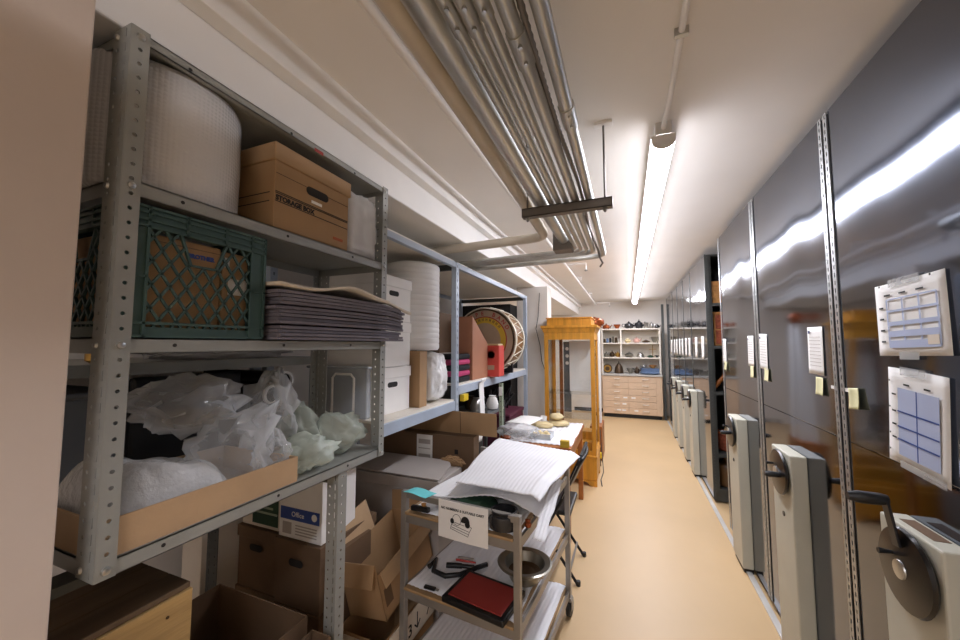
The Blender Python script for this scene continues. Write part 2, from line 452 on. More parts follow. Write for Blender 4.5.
# trapeze strut and rods
def strut(y, label, rodl):
    t = thing('trapeze_hanger', label, 'hanger', (-.24, y, 2.16))
    m = MB().box(-.45, -.045, y-.02, y+.02, 2.158, 2.162).box(-.45, -.045, y-.02, y-.017, 2.158, 2.199).box(-.45, -.045, y+.017, y+.02, 2.158, 2.199).box(-.45, -.045, y-.02, y-.011, 2.194, 2.2).box(-.45, -.045, y+.011, y+.02, 2.194, 2.2)
    m.box(-.452, -.448, y-.02, y+.02, 2.158, 2.2).box(-.047, -.043, y-.02, y+.02, 2.158, 2.2)
    part('strut_channel', m, 'strut steel', t, True)
    for x in (-.075, -.428):
        part('threaded_rod', MB().tube([(x, y, 2.14), (x, y, ZC-.012)], .0045, 8), 'strut steel', t, True)
        part('nut', MB().tube([(x, y, 2.145), (x, y, 2.157)], .01, 6), 'bolt steel', t, True)
        part('ceiling_plate', MB().box(x-.04, x+.04, y-.02, y+.02, ZC-.012, ZC), 'white pipe', t, True, bevel=.003)
strut(1.68, 'dark trapeze hanger on threaded rods carrying the conduits over the aisle', 1)
strut(-.6, 'trapeze hanger carrying the conduits behind the camera', 1)
# white sprinkler pipe with branches
t = thing('sprinkler_pipe', 'thin white sprinkler pipe with short side branches', 'pipe', (-.63, 4, 2.48))
part('pipe', MB().tube([(-.64, -1.5, 2.488), (-.655, 8.85, 2.488)], .017, 12), 'white pipe', t, True, smooth='auto')
for y, x in ((4.35, -.42), (8.6, -.34)):
    b = part('branch', MB().tube([(-.645, y, 2.495), (x, y, 2.495), (x, y, 2.43)], .012, 8), 'white pipe', t, True, smooth='auto')
    part('sprinkler_head', MB().lathe([(.012, 0), (.02, .012), (.01, .02), (.01, .04)], 10, Matrix.Translation((x, y, 2.405))), 'bolt steel', b, True)
for y in (.1, 1.9, 3.7, 5.5, 7.3): part('bracket', MB().box(-.66, -.60, y-.01, y+.01, 2.505, ZC), 'white pipe', t, True)
# old armoured cable lying over the blue shelving
conduit('bent grey armoured cable arching under the beam over the shelving', [(-1.5, 1.62, 2.2), (-1.42, 1.95, 2.25), (-1.25, 2.15, 2.19), (-1.2, 2.9, 2.165)], .014, 'galvanised pipe')
conduit('short beige pipe stub lying across the conduits under the beam', [(-1.15, 2.95, 2.235), (-.82, 2.92, 2.25)], .02, 'beige pipe')

# ------------------------------------------------------------------ mobile shelving on the right
XP = .76; XD = 2.35; ZT = 2.478; ZS = 1.19
def notched(t, y, side, near):
    # perforated corner strip along the panel edge, real slots
    m = MB(); w = .026
    m.holes((XP-.004, y, .045), (0,0,1), (0,1,0), ZT-.05, w, .03, .008, .017, rnd=False)
    part('slot_shade', MB().box(XP+.006, XP+.016, y+.001, y+w-.001, .045, ZT-.006), 'dark void', t, True)  # dark strip added behind the slots so they show as shade
    return part('perforated_strip', m, 'galvanised sheet', t, True, solid=.0025)
def end_unit(y0, y1, label, near=True, items=True):
    t = thing('shelving_unit', label, 'shelving', (XP+.02, (y0+y1)/2, 0), group='mobile shelving units')
    e = .0265 if near else .012
    part('lower_panel', MB().box(XP, XP+.018, y0+e, y1-e, .04, ZS), 'brushed steel', t, True, bevel=.002)
    part('upper_panel', MB().box(XP, XP+.018, y0+e, y1-e, ZS+.002, ZT), 'brushed steel', t, True, bevel=.002)
    if near:
        notched(t, y0, 0, 1); notched(t, y1-.026, 0, 1)
    else:
        for y in (y0, y1-.012): part('edge_strip', MB().box(XP-.003, XP+.012, y, y+.012, .04, ZT), 'rack dark', t, True)
    part('carriage', MB().box(XP+.01, XD, y0+.02, y1-.02, .012, .1), 'rack dark', t, True)
    return t
def frame_posts(t, y0, y1, shelves, xs):
    for x in xs:
        for y in (y0+.012, y1-.047): part('post', MB().box(x, x+.035, y, y+.035, .1, ZT), 'rack dark', t, True)
    for z in shelves: part('shelf', MB().box(XP+.02, XD, y0+.014, y1-.014, z-.03, z), 'rack dark', t, True)
units = []
for i, (a, b, lab) in enumerate([(.91, 1.828, 'nearest steel shelving unit with two big taped charts on its end panel'),
        (1.846, 2.756, 'second steel shelving unit, its panel with a sheet and note by each edge'),
        (2.774, 3.68, 'third steel shelving unit, beside the open gap')]):
    u = end_unit(a, b, lab); units.append(u)
    part('back_panel', MB().box(XP+.02, XD, a+.02, a+.03, .1, ZT), 'rack dark', u, True)
    part('back_panel', MB().box(XP+.02, XD, b-.03, b-.02, .1, ZT), 'rack dark', u, True)
    part('roof_panel', MB().box(XP+.018, XD, a+.02, b-.02, ZT-.02, ZT), 'rack dark', u, True)
far = [(4.30, 5.27), (5.28, 5.92), (5.93, 6.57), (6.58, 7.22), (7.23, 8.2)]
fl = ['open-sided dark shelving unit facing the gap, with boxes and baskets on it', 'first closed steel unit past the open-sided shelving', 'second closed steel unit past the open-sided shelving', 'third closed steel unit past the open-sided shelving', 'farthest steel shelving unit, next to the beige drawers']
for (a, b), lab in zip(far, fl):
    u = end_unit(a, b, lab, near=False); units.append(u)
    part('roof_panel', MB().box(XP+.018, XD, a+.02, b-.02, ZT-.02, ZT), 'rack dark', u, True)
    if a == 4.30:
        frame_posts(u, a, b, (.13, .47, 1.08, 1.54, 1.975), (XP+.02, XP+.75, XD-.035))
        part('back_panel', MB().box(XP+.02, XD, b-.32, b-.31, .1, ZT), 'rack dark', u, True)
        m = MB().holes((XP+.004, a-.002, .1), (0,0,1), (1,0,0), ZT-.12, .03, .03, .008, .012)
        part('perforated_strip', m, 'rack dark', u, True, solid=.002)
    else: part('back_panel', MB().box(XP+.02, XD, a+.02, a+.03, .1, ZT), 'rack dark', u, True)
one('floor_rail', MB().box(.715, .748, .2, 8.4, 0, .012), 'rail steel', 'silver floor rail in front of the shelving units', 'rail', bevel=.002)
# drive handles: beige column, black wheel, folding crank
def drive(y0, z, label, part_of, big=True):
    t = part_of
    w = .24; x0 = .695
    m = MB().box(x0, XP, y0, y0+w, .03, z)
    part('drive_column', m, 'handle beige', t, True, bevel=.006)
    part('kick_foot', MB().box(x0+.01, XP, y0+.01, y0+w-.01, .0, .03), 'rubber', t, True)
    cy = y0+w*.45; cz = z-.105; F = frame((x0, cy, cz), (0,1,0), (0,0,1))    # axis +X
    F = F @ Matrix.Rotation(math.pi, 4, 'X')
    wl = part('wheel', MB().lathe([(.022, 0), (.1, .004), (.108, .012), (.104, .02), (.03, .026)], 32, F), 'wheel black', t, True, smooth='auto')
    part('hub', MB().lathe([(.026, .02), (.024, .03), (.014, .031)], 20, F), 'bolt steel', wl, True, smooth='auto')
    part('lock_knob', MB().tube([(x0-.02, cy+.03, cz+.03), (x0-.055, cy+.03, cz+.03)], .006, 10, rs=[.004, .008]), 'black plastic', wl, True)
    part('key_hole', MB().lathe([(.012, 0), (.012, .004)], 12, frame((x0, y0+w*.45, cz-.2), (0,1,0), (0,0,1)) @ Matrix.Rotation(math.pi, 4, 'X')), 'black plastic', t, True)
    if big: part('top_slot', MB().box(x0+.02, XP-.012, y0+.06, y0+w-.05, z-.003, z+.0012), 'cardboard brown', t, True)
    return wl, cy, cz, x0
wl, cy, cz, x0 = drive(1.27, 1.05, '', units[0])
cr = part('crank_arm', MB().bar((x0-.028, cy+.0, cz+.06), (x0-.04, cy+.015, cz+.175), .03, .007, up=(1,0,0)), 'black metal', wl, True, bevel=.002)
part('crank_handle', MB().tube([(x0-.034, cy+.015, cz+.175), (x0-.05, cy+.015, cz+.175), (x0-.095, cy+.015, cz+.175), (x0-.12, cy+.015, cz+.175)], .014, 14, rs=[.013, .016, .017, .011]), 'black plastic', units[0], True, smooth='auto')
for u, y, z in ((units[1], 2.165, 1.03), (units[2], 3.075, 1.03), (units[3], 5.02, 1.0), (units[4], 5.62, 1.0), (units[5], 6.27, 1.0), (units[6], 6.93, 1.0)):
    wl, cy, cz, x0 = drive(y, z, '', u, False)
    part('crank_arm', MB().bar((x0-.024, cy-.0, cz+.02), (x0-.028, cy-.06, cz+.0), .025, .007, up=(1,0,0)), 'black metal', wl, True)
    part('crank_handle', MB().tube([(x0-.022, cy-.06, cz), (x0-.035, cy-.06, cz), (x0-.07, cy-.06, cz), (x0-.088, cy-.06, cz)], .013, 12, rs=[.01, .013, .015, .01]), 'black plastic', u, True, smooth='auto')

# ---- papers and notes stuck to the end panels (X is up against the steel)
def sheet_on_panel(name, label, cat, cy, cz, w, h, tilt, m='paper', curl=.004, group=None, off=.0015):
    # w runs along Y; camera sees +Y to the left
    t = thing(name, label, cat, (XP-off, cy, cz), group=group)
    mb = MB(); a = rad(tilt)
    def fn(u, v):
        y = (u-.5)*w; z = (v-.5)*h
        return (-curl*(abs(u-.5)*2)**3-curl*.6*(1-v)**2, y*math.cos(a)-z*math.sin(a), y*math.sin(a)+z*math.cos(a))
    mb.grid(fn, 8, 8)
    part('sheet', mb, m, t, solid=.0008, smooth=True)
    def put(pname, y0, y1, z0, z1, mm, lift=.003):
        b = MB()
        q = [(y0, z0), (y1, z0), (y1, z1), (y0, z1)]
        b.add([(-lift-curl*.9*0-.0005-curl*(max(abs(y0), abs(y1))/w*2)**3*.8-curl*.5*(.5-(z0+z1)/2/h)**2, y*math.cos(a)-z*math.sin(a), y*math.sin(a)+z*math.cos(a)) for y, z in q], [(0, 1, 2, 3)])
        part(pname, b, mm, t, solid=.0004)
    return t, put
# landscape chart: +Y is the viewer's left
t, put = sheet_on_panel('wall_chart', 'landscape white chart with blue-edged table taped to nearest panel', 'chart', 1.432, 1.63, .285, .222, -1.5, curl=.003)
tw, th = .20, .145; oy = -.01; oz = -.012
L_ = oy+tw/2; R_ = oy-tw/2; T_ = oz+th/2; B_ = oz-th/2
for k in range(4): y = L_-k*tw/3; put('table_rule', y-.003, y+.003, B_, T_, 'print blue')
for z, h in ((T_, .004), (T_-.036, .006), (T_-.075, .012), (T_-.106, .018), (B_+.008, .022)): put('table_rule', R_, L_, z-h/2, z+h/2, 'print blue')
put('key_box', R_+.002, R_+.042, B_+.004, B_+.03, 'kraft paper', .0042)
for y in (.085, .02, -.05): put('heading', y-.014, y+.014, T_+.012, T_+.017, 'ink black', .003)
for z in (.035, -.0, -.035, -.07): put('row_name', .105, .125, z, z+.005, 'ink black', .003)
put('tape', -.055, .075, .098, .120, 'tape clear', .004); put('tape', -.03, .05, -.122, -.1, 'tape clear', .004)
for y in (-.095, .115): put('punch_hole', y-.003, y+.003, .103, .109, 'ink black', .004)
t, put = sheet_on_panel('wall_chart', 'portrait chart with solid blue table taped below the landscape chart', 'chart', 1.432, 1.332, .232, .285, 4, curl=.004)
put('table_half', .0, .075, -.115, .085, 'print blue'); put('table_half', -.083, -.004, -.115, .085, 'print blue')
for z in (.015, -.03, -.068): put('table_rule', -.083, .075, z-.002, z+.002, 'ink blue', .0045)
put('table_rule', -.004, .0, -.115, .085, 'ink blue', .0045)
for y in (.04, -.04): put('heading', y-.012, y+.012, .095, .1, 'ink black')
for z in (.06, .01, -.03, -.07): put('row_name', .082, .1, z, z+.005, 'ink black')
put('tape', -.04, .06, .125, .15, 'tape clear', .0055); put('tape', -.11, .06, -.148, -.128, 'tape clear', .0055)
for z in (.1, .02, -.06, -.11): put('punch_hole', .106, .111, z, z+.005, 'ink black')
def notice(label, cy, cz, w, h, tilt):
    t, put = sheet_on_panel('notice_sheet', label, 'notice', cy, cz, w, h, tilt, curl=.002, group='printed sheets on the panels')
    put('stamp', w*.3, w*.42, h*.36, h*.42, 'ink navy')
    for k in range(9): z = h*.28-k*h*.075; put('text_line', -w*.38, w*.36, z, z+.0022, 'grey board')
notice('white printed sheet on the second panel, near its right edge', 2.012, 1.525, .135, .205, 1)
notice('white printed sheet at the left edge of the second panel', 2.665, 1.51, .13, .21, 2)
notice('white printed sheet at the right edge of the third panel', 2.905, 1.51, .12, .20, 1)
notice('white printed sheet at the left edge of the third panel', 3.60, 1.50, .10, .20, 1)
for k, (y, z) in enumerate([(4.55, 1.52), (4.95, 1.52), (5.45, 1.52), (5.75, 1.52), (6.1, 1.52), (6.4, 1.52), (6.75, 1.52), (7.05, 1.52), (7.5, 1.52)]):
    notice(['first', 'second', 'third', 'fourth', 'fifth', 'sixth', 'seventh', 'eighth', 'ninth'][k]+' white sheet past the open gap, counting away from the camera', y, z, .14, .24, 0)
for k, (y, lab) in enumerate([(1.727, 'curled yellow sticky note beside the landscape chart'), (1.985, 'yellow sticky note under the sheet on the second panel'), (2.62, 'yellow sticky note at the left edge of the second panel'), (2.885, 'yellow sticky note at the right edge of the third panel'), (3.56, 'bent yellow sticky note beside the open gap')]):
    sheet_on_panel('sticky_note', lab, 'note', y, 1.358 if k == 0 else 1.375, .06, .075, (-6, 2, 4, -3, 12)[k], 'sticky note', curl=.009 if k in (0, 4) else .006, group='yellow sticky notes')
for k, (y, s) in enumerate([(1.79, 'right'), (1.885, 'left')]):
    one('label_tag', MB().box(XP-.0025, XP-.0005, y-.018, y+.018, 1.375, 1.388), 'white card', 'tiny white label strip on the '+('nearest' if k == 0 else 'second')+' panel beside the first seam', 'label')
# ------------------------------------------------------------------ the grey slotted-angle rack on the left
RX0, RX1, RY0, RY1 = -1.40, -1.0, .42, 1.355     # back, front, near, far
rack = thing('slotted_rack', 'grey-green slotted-angle rack in the left foreground', 'rack', (-1.2, .88, 0))
def angle_post(t, x, y, sx, sy, z0, z1, m='rack grey', wside=.068, wfront=.034, name='post'):
    # corner at (x,y); side flange runs along sx, front flange along sy
    mb = MB(); h = z1-z0
    mb.holes((x, y, z0), (0,0,1), (0,sy,0), h, wfront, .033, .009, .009)
    mb.holes((x, y, z0), (0,0,1), (sx,0,0), h, wside*.5, .033, .004, .022, rnd=False)
    mb.holes((x+sx*wside*.5, y, z0), (0,0,1), (sx,0,0), h, wside*.5, .033, .008, .009)
    return part(name, mb, m, t, True, solid=.0025)
for x, sx in ((RX1, -1), (RX0, 1)):
    for y, sy in ((RY0, 1), (RY1, -1)): angle_post(rack, x, y, sx, sy, 1.072, 2.262)
decks = (1.105, 1.565, 1.915, 2.258)
for z in decks:
    lh = .034 if z < 2.2 else .022
    m = MB().box(RX0+.004, RX1-.004, RY0+.004, RY1-.004, z-.003, z)
    m.box(RX1-.0065, RX1-.004, RY0+.004, RY1-.004, z-lh, z).box(RX0+.004, RX0+.0065, RY0+.004, RY1-.004, z-lh, z)
    m.box(RX0+.004, RX1-.004, RY0+.004, RY0+.0065, z-lh, z).box(RX0+.004, RX1-.004, RY1-.0065, RY1-.004, z-lh, z)
    m.box(RX1-.02, RX1-.004, RY0+.004, RY1-.004, z-lh, z-lh+.002)
    part('shelf', m, 'rack grey', rack, True)
    for y in (RY0+.017, RY1-.017):
        part('bolt', MB().lathe([(.0085, 0), (.007, .005), (.003, .0065)], 10, frame((RX1+.001, y, z-.016), (0,1,0), (0,0,1))), 'bolt steel', rack, True, smooth='auto')
    part('bolt', MB().lathe([(.0075, 0), (.006, .005), (.003, .006)], 10, frame((RX1-.05, RY0-.001, z-.016), (1,0,0), (0,0,1))), 'bolt steel', rack, True, smooth='auto')
    for k in range(3):
        y = RY0+.12+k*.3
        part('lip_hole', MB().lathe([(.0045, 0), (.0045, .0012)], 8, frame((RX1-.0042, y, z-.016), (0,1,0), (0,0,1))), 'dark void', rack, True)
part('maker_tag', MB().box(RX1-.0038, RX1-.003, .935, .975, 2.232, 2.244), 'ink red', rack, True)
# posts under the lower shelf
angle_post(rack, -1.012, 1.10, -1, 1, 0, 1.069, name='lower_post', wside=.05, wfront=.045)
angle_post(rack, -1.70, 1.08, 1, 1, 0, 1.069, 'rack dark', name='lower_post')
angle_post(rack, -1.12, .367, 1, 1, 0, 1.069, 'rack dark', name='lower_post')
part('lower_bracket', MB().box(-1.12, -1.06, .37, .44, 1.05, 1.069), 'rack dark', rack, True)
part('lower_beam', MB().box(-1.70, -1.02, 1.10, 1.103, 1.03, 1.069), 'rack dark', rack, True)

# --- top shelf: bubble wrap roll, storage carton, film bundle
m = MB().lathe([(.03, 0), (.18, 0), (.194, .006), (.197, .02), (.199, .15), (.197, .315), (.19, .328), (.05, .328), (.04, .32), (.04, .05)], 64, None, close=False)
o = one('bubble_wrap_roll', m, 'bubble wrap', 'fat standing roll of bubble wrap on the top shelf', 'bubble wrap', smooth='auto')
o.location = (-1.222, .585, 1.9155); uv_cyl(o, True)
t = thing('storage_box', 'brown cardboard storage box with lid on the top shelf', 'box', (-1.2, .955, 1.9155))
bx0, bx1, by0, by1 = -1.39, -1.016, .795, 1.122
part('body', MB().box(bx0, bx1, by0, by1, 1.9155, 2.175), 'storage carton', t, True, bevel=.002)
part('lid', MB().box(bx0-.006, bx1+.007, by0-.007, by1+.007, 2.135, 2.193), 'storage carton', t, True, bevel=.004)
def slot(mb, cx, cy, w, h, n=8):
    P = []
    for k in range(n+1): a = -math.pi/2+math.pi*k/n; P.append((cx+w/2-h/2+math.cos(a)*h/2, cy+math.sin(a)*h/2))
    for k in range(n+1): a = math.pi/2+math.pi*k/n; P.append((cx-w/2+h/2+math.cos(a)*h/2, cy+math.sin(a)*h/2))
    return P
part('hand_hole', MB().prism(slot(None, .172, .172, .10, .030), 0, .0012, frame((bx1, by0, 1.9155), (0,1,0), (0,0,1))), 'dark void', t, True)
part('label', MB().box(bx1, bx1+.001, by0+.145, by0+.192, 2.048, 2.058), 'white card', t, True)
for z, a, b in ((2.035, 0, 1), (2.03, 0, 1), (2.004, 0, 1), (2.095, 0, 1)):
    part('stripe', MB().box(bx1, bx1+.0008, by0+.004, by1-.004, z, z+(.0025 if z < 2.09 else .0012)), 'ink black', t, True)
for z in (2.032, 2.004): part('stripe', MB().box(bx0+.02, bx1-.02, by0-.0008, by0, z, z+.0028), 'ink black', t, True)
text('STORAGE BOX', .0225, 'ink black', t, frame((bx1+.0006, by0+.006, 2.0095), (0,1,0), (0,0,1)), bold=.0012)
part('faint_print', MB().box(bx1, bx1+.0008, by0+.25, by0+.30, 1.947, 1.957), 'copper', t, True)
t = thing('film_bundle', 'clear wrapped bundle of folded plastic at the end of the top shelf', 'plastic bundle', (-1.15, 1.23, 1.9155))
m = blob((-1.14, 1.222, 2.05), (.155, .11, .165), 5, .04, 2.5, 4, zmin=1.9165, box=.85)
part('wrap', m, 'plastic clear pack', t, True, smooth=True)
for k in range(9):
    z = 1.925+k*.026
    part('folded_sheet', MB().box(-1.25, -1.035, 1.142, 1.302, z, z+.021), 'foam white', t, True, bevel=.006)

# --- second shelf: green dairy crate with cartons, foam sheets
t = thing('dairy_crate', 'dark green plastic lattice crate on the second shelf', 'crate', (-1.18, .6, 1.5655))
cx0, cx1, cy0, cy1, cz0, cz1 = -1.35, -1.008, .432, .768, 1.5665, 1.868
def lattice(o, ux, w, h, nrm, hole):
    # frame, diagonal bars and a notch for the grip in the plane (ux, z)
    mb = MB(); o = Vector(o); ux = Vector(ux); uz = Vector((0,0,1)); n = Vector(nrm); th = .006
    def q(a, b): return o+ux*a+uz*b
    def bar(a, b, wd=.0055): mb.bar(q(*a)+n*th*.5*0, q(*b), wd, th, up=n)
    iw0, iw1, ih0, ih1 = .046, w-.046, .024, h-.045
    def inside(a, b): return iw0 <= a <= iw1 and ih0 <= b <= ih1 and not (hole and b > ih1-.075 and abs(a-w/2) < .03+.026*(b-ih1+.075)/.075)
    for s in (1, -1):
        for k in range(-8, 16):
            a0 = k*.0365; prev = None; st = None
            for i in range(0, 241):
                b = ih0+(ih1-ih0)*i/240; a = a0+(b if s > 0 else (h-b))*.66-.06
                ok = inside(a, b)
                if ok and st is None: st = (a, b)
                if st is not None and (not ok or i == 240):
                    if abs(prev[1]-st[1]) > .008: bar(st, prev)
                    st = None
                prev = (a, b)
    return mb, q, (iw0, iw1, ih0, ih1)
for nm, o, ux, w, nrm, hole in (('front', (cx1-.004, cy0, cz0), (0,1,0), cy1-cy0, (1,0,0), True), ('near', (cx0, cy0+.004, cz0), (1,0,0), cx1-cx0, (0,-1,0), True), ('far', (cx0, cy1-.004, cz0), (1,0,0), cx1-cx0, (0,1,0), True)):
    mb, q, (a0, a1, b0, b1) = lattice(o, ux, w, cz1-cz0, nrm, hole)
    part('lattice', mb, 'crate green', t, True)
    F = frame(o, ux, (0,0,1)); m = MB(); h = cz1-cz0
    s = 1 if nm == 'front' else (1 if nm == 'near' else -1)
    # panels at the ends, top and bottom rails, ribs
    for (u0, u1, v0, v1) in ((0, a0, 0, h), (a1, w, 0, h), (a0, a1, 0, b0), (a0, a1, b1, h)): m.box(u0, u1, v0, v1, -.003, .003, F)
    for v in (0, .03, h*.45, h-.05, h-.035, h-.018, h-.006): 
        if v in (h*.45,): 
            m.box(0, a0, v, v+.005, -.008, .008, F); m.box(a1, w, v, v+.005, -.008, .008, F)
        else: m.box(0, w, v, v+.006, -.008, .008, F)
    for u in (0, a0-.004, w*.36, w*.64, a1, w-.006): m.box(u, u+.006, (h-.05 if .3 < u/w < .7 else 0), h, -.008, .008, F)
    if hole:
        m.bar(F @ Vector((w/2-.03, b1-.075, 0)), F @ Vector((w/2+.03, b1-.075, 0)), .0055, .008, up=F.col[2].to_3d())
        for e in (-1, 1): m.bar(F @ Vector((w/2+e*.03, b1-.077, 0)), F @ Vector((w/2+e*.056, b1, 0)), .0055, .008, up=F.col[2].to_3d())
    part('side_frame', m, 'crate green', t, True)
part('base', MB().box(cx0, cx1, cy0, cy1, cz0, cz0+.008), 'crate green', t, True)
part('back_side', MB().box(cx0, cx0+.006, cy0, cy1, cz0, cz1), 'crate green', t, True)
t = thing('carton', 'brown carton with blue lettering inside the green crate, left one', 'box', (-1.15, .6, 1.58))
part('body', MB().box(-1.32, -1.028, .452, .652, 1.578, 1.812), 'cardboard', t, True, bevel=.003)
part('flap_seam', MB().box(-1.028, -1.0275, .452, .652, 1.795, 1.797), 'cardboard brown', t, True)
text('BROTHER', .0145, 'ink blue', t, frame((-1.0272, .57, 1.772), (0,1,0), (0,0,1)), bold=.001)
t = thing('carton', 'narrow brown carton with a white label inside the green crate, right one', 'box', (-1.15, .7, 1.58))
part('body', MB().box(-1.32, -1.03, .658, .752, 1.578, 1.808), 'cardboard', t, True, bevel=.003)
part('label', MB().box(-1.03, -1.029, .664, .676, 1.765, 1.792), 'white card', t, True)
part('label', MB().box(-1.03, -1.029, .675, .735, 1.69, 1.735), 'white card', t, True)
# stack of charcoal foam sheets, notched round the post
rnd = random.Random(3)
z = 1.5662
for k in range(13):
    th = .0095; x1 = -.992+rnd.uniform(-.008, .006)
    y0 = .782+rnd.uniform(-.004, .014); y1 = 1.43+rnd.uniform(-.02, .02)+(0.025 if k < 2 else 0)
    poly = [(-1.33, y0), (x1+.02, y0), (x1+.03, y1), (-.9955+.0, y1), (-.9955, 1.312), (-1.33, 1.312)]
    mb = MB()
    N = 14
    def sag(u): return (.005*math.sin(u*math.pi) if k > 6 else .002*math.sin(u*math.pi))*min(1, k/6)
    # front strip with curve + inner body, built as one grid of columns along Y
    ys = [y0+(1.312-y0)*i/N for i in range(N+1)]+[1.36, y1]
    top = []; bot = []
    vs = []; fs = []
    for i, y in enumerate(ys):
        u = (y-y0)/(y1-y0); xb = -1.33 if i <= N else -.9955; dz = sag(u)-(.012*max(0, u-.86)/.14*(1 if k > 1 else .15)*k/13)
        vs += [(xb, y, z+dz), (x1+.028, y, z+dz), (xb, y, z+th+dz), (x1+.028, y, z+th+dz)]
    for i in range(len(ys)-1):
        a = i*4; b = a+4
        fs += [(a, a+1, b+1, b), (a+2, b+2, b+3, a+3), (a+1, a+3, b+3, b+1), (a, b, b+2, a+2)]
    fs += [(0, 2, 3, 1)]; e = (len(ys)-1)*4; fs += [(e, e+1, e+3, e+2)]
    mb.add(vs, fs)
    one('foam_sheet', mb, 'foam charcoal', ['bottom', 'second', 'third', 'fourth', 'fifth', 'sixth', 'seventh', 'eighth', 'ninth', 'tenth', 'eleventh', 'twelfth', 'topmost'][k]+' charcoal foam sheet'+(' of the stack on the second shelf' if k in (0, 12) else ' counting up from the shelf'), 'foam sheet', 'charcoal foam sheets in the stack')
    z += th+(.006 if k in (3, 8) else .0016)
ztop = z+.001
def fn(u, v):
    y = .775+u*.72; x = -1.32+v*.375
    return (x, y, ztop+.014+.026*math.exp(-((u-.42)/.16)**2)+.004*math.sin(u*9+v*3)-.032*max(0, u-.75)/.25)
def fn2(u, v):
    p = fn(u, v); 
    return p
m = MB().grid(lambda u, v: (fn(u, v)[0] if u < .74 else -.985+v*.03, fn(u, v)[1], fn(u, v)[2]), 30, 6)
one('kraft_sheet', m, 'kraft paper', 'wavy pale kraft paper sheet on top of the charcoal foam', 'paper sheet', solid=.009, smooth=True)

# --- lower shelf: open tray with bubble wrap and bags
t = thing('cardboard_tray', 'shallow open cardboard tray along the lower shelf', 'tray', (-1.2, .67, 1.1055))
tx0, tx1, ty0, ty1 = -1.375, -1.012, .428, .915
for nm, b in (('front_side', (tx1-.005, tx1, ty0, ty1)), ('back_side', (tx0, tx0+.005, ty0, ty1)), ('end_side', (tx0+.005, tx1-.005, ty0, ty0+.005)), ('end_side', (tx0+.005, tx1-.005, ty1-.005, ty1))):
    part(nm, MB().box(b[0], b[1], b[2], b[3], 1.1055, 1.185), 'cardboard light', t, True)
part('bottom', MB().box(tx0+.005, tx1-.005, ty0+.005, ty1-.005, 1.1055, 1.1095), 'cardboard light', t, True)
def drape(x0, x1, y0, y1, z0, h, seed, amp):
    def fn(u, v):
        x = x0+(x1-x0)*u; y = y0+(y1-y0)*v
        e = (1-abs(2*u-1)**5)*(1-abs(2*v-1)**5)
        return (x, y, z0+h*e+e*(amp*noise.noise(Vector((x*7+seed, y*7, seed)))+amp*.5*abs(noise.noise(Vector((x*16, y*11+seed, seed))))))
    return MB().grid(fn, 44, 44)
for k, (h, lab) in enumerate([(.04, 'folded bubble wrap at the bottom of the tray'), (.07, 'middle fold of bubble wrap in the tray'), (.095, 'top fold of bubble wrap heaped in the tray')]):
    o = one('bubble_wrap_sheet', drape(-1.36+.01*k, -1.022-.006*k, .436+.004*k, .785-.03*k, 1.112+.02*k, h, 3+k*5, .05), 'bubble sheet', lab, 'bubble wrap', 'folded bubble wrap in the tray', smooth=True, solid=.002)
    uv_cyl(o, False)
def bag(label, c, r, seed, m='plastic film', zmin=1.107, amp=.3, tie=None, group='crumpled plastic bags on the lower shelf'):
    o = one('plastic_bag', crumple(c, r, seed, zmin, amp, tie), m, label, 'plastic bag', group, smooth='auto')
    return decimate(o, .12)
bag('large crumpled clear bag in the middle of the tray', (-1.12, .775, 1.225), (.10, .12, .115), 2, zmin=1.112, tie=(.2, .6, .6))
bag('puffed clear bag heaped behind at the back of the tray', (-1.23, .70, 1.375), (.12, .13, .085), 9, zmin=1.275, tie=(0, 1, .2))
bag('twisted clear bag standing up at the centre of the shelf', (-1.22, .965, 1.295), (.085, .10, .13), 13, zmin=1.187, tie=(.1, .2, 1))
bag('clear bag slumped over the far end of the tray', (-1.072, .865, 1.19), (.055, .047, .075), 21, zmin=1.112)
bag('green-printed white bag lying past the tray end', (-1.085, 1.015, 1.165), (.075, .09, .065), 31, 'plastic film green', tie=(.3, 1, .1))
bag('green-printed white bag at the far post of the lower shelf', (-1.125, 1.225, 1.185), (.09, .105, .08), 41, 'plastic film green', tie=(-.2, -.5, .8))
bag('small white bag between the two green-printed bags', (-1.22, 1.10, 1.20), (.08, .08, .09), 47, 'plastic film green')
# ------------------------------------------------------------------ what stands behind the rack
t = thing('back_shelf', 'plain grey shelf against the wall behind the slotted rack', 'shelf', (-1.75, .95, 0))
part('board', MB().box(-2.08, -1.45, .40, 1.43, 1.455, 1.492), 'rack grey', t, True)
part('board', MB().box(-2.06, -1.52, .40, 1.40, 1.08, 1.118), 'rack dark', t, True)
for y in (.42, 1.26): part('upright', MB().box(-2.05, -2.01, y-.02, y+.02, 0, 1.455), 'rack dark', t, True)
part('upright', MB().box(-1.52, -1.48, .40, .44, 0, 1.455), 'rack dark', t, True)
decimate(one('plastic_bag', crumple((-1.57, 1.0, 1.545), (.12, .30, .065), 77, 1.4925, .3), 'plastic grey', 'grey crumpled plastic bag on the wall shelf behind the rack', 'plastic bag', smooth='auto'), .25)
one('black_case', MB().box(-1.98, -1.55, .80, 1.235, 1.119, 1.297), 'black plastic', 'big black case under the wall shelf behind the bags', 'case', bevel=.03)
one('dark_portfolio', MB().box(-1.545, -1.515, .70, 1.07, 1.119, 1.44), 'black plastic', 'upright black portfolio case behind the heaped bags', 'case', bevel=.01)
one('grey_tub', MB().box(-1.95, -1.53, .46, .69, 1.119, 1.40).box(-1.96, -1.52, .455, .695, 1.385, 1.405), 'grey bin', 'dark grey plastic tub behind the bubble wrap', 'tub', bevel=.012)
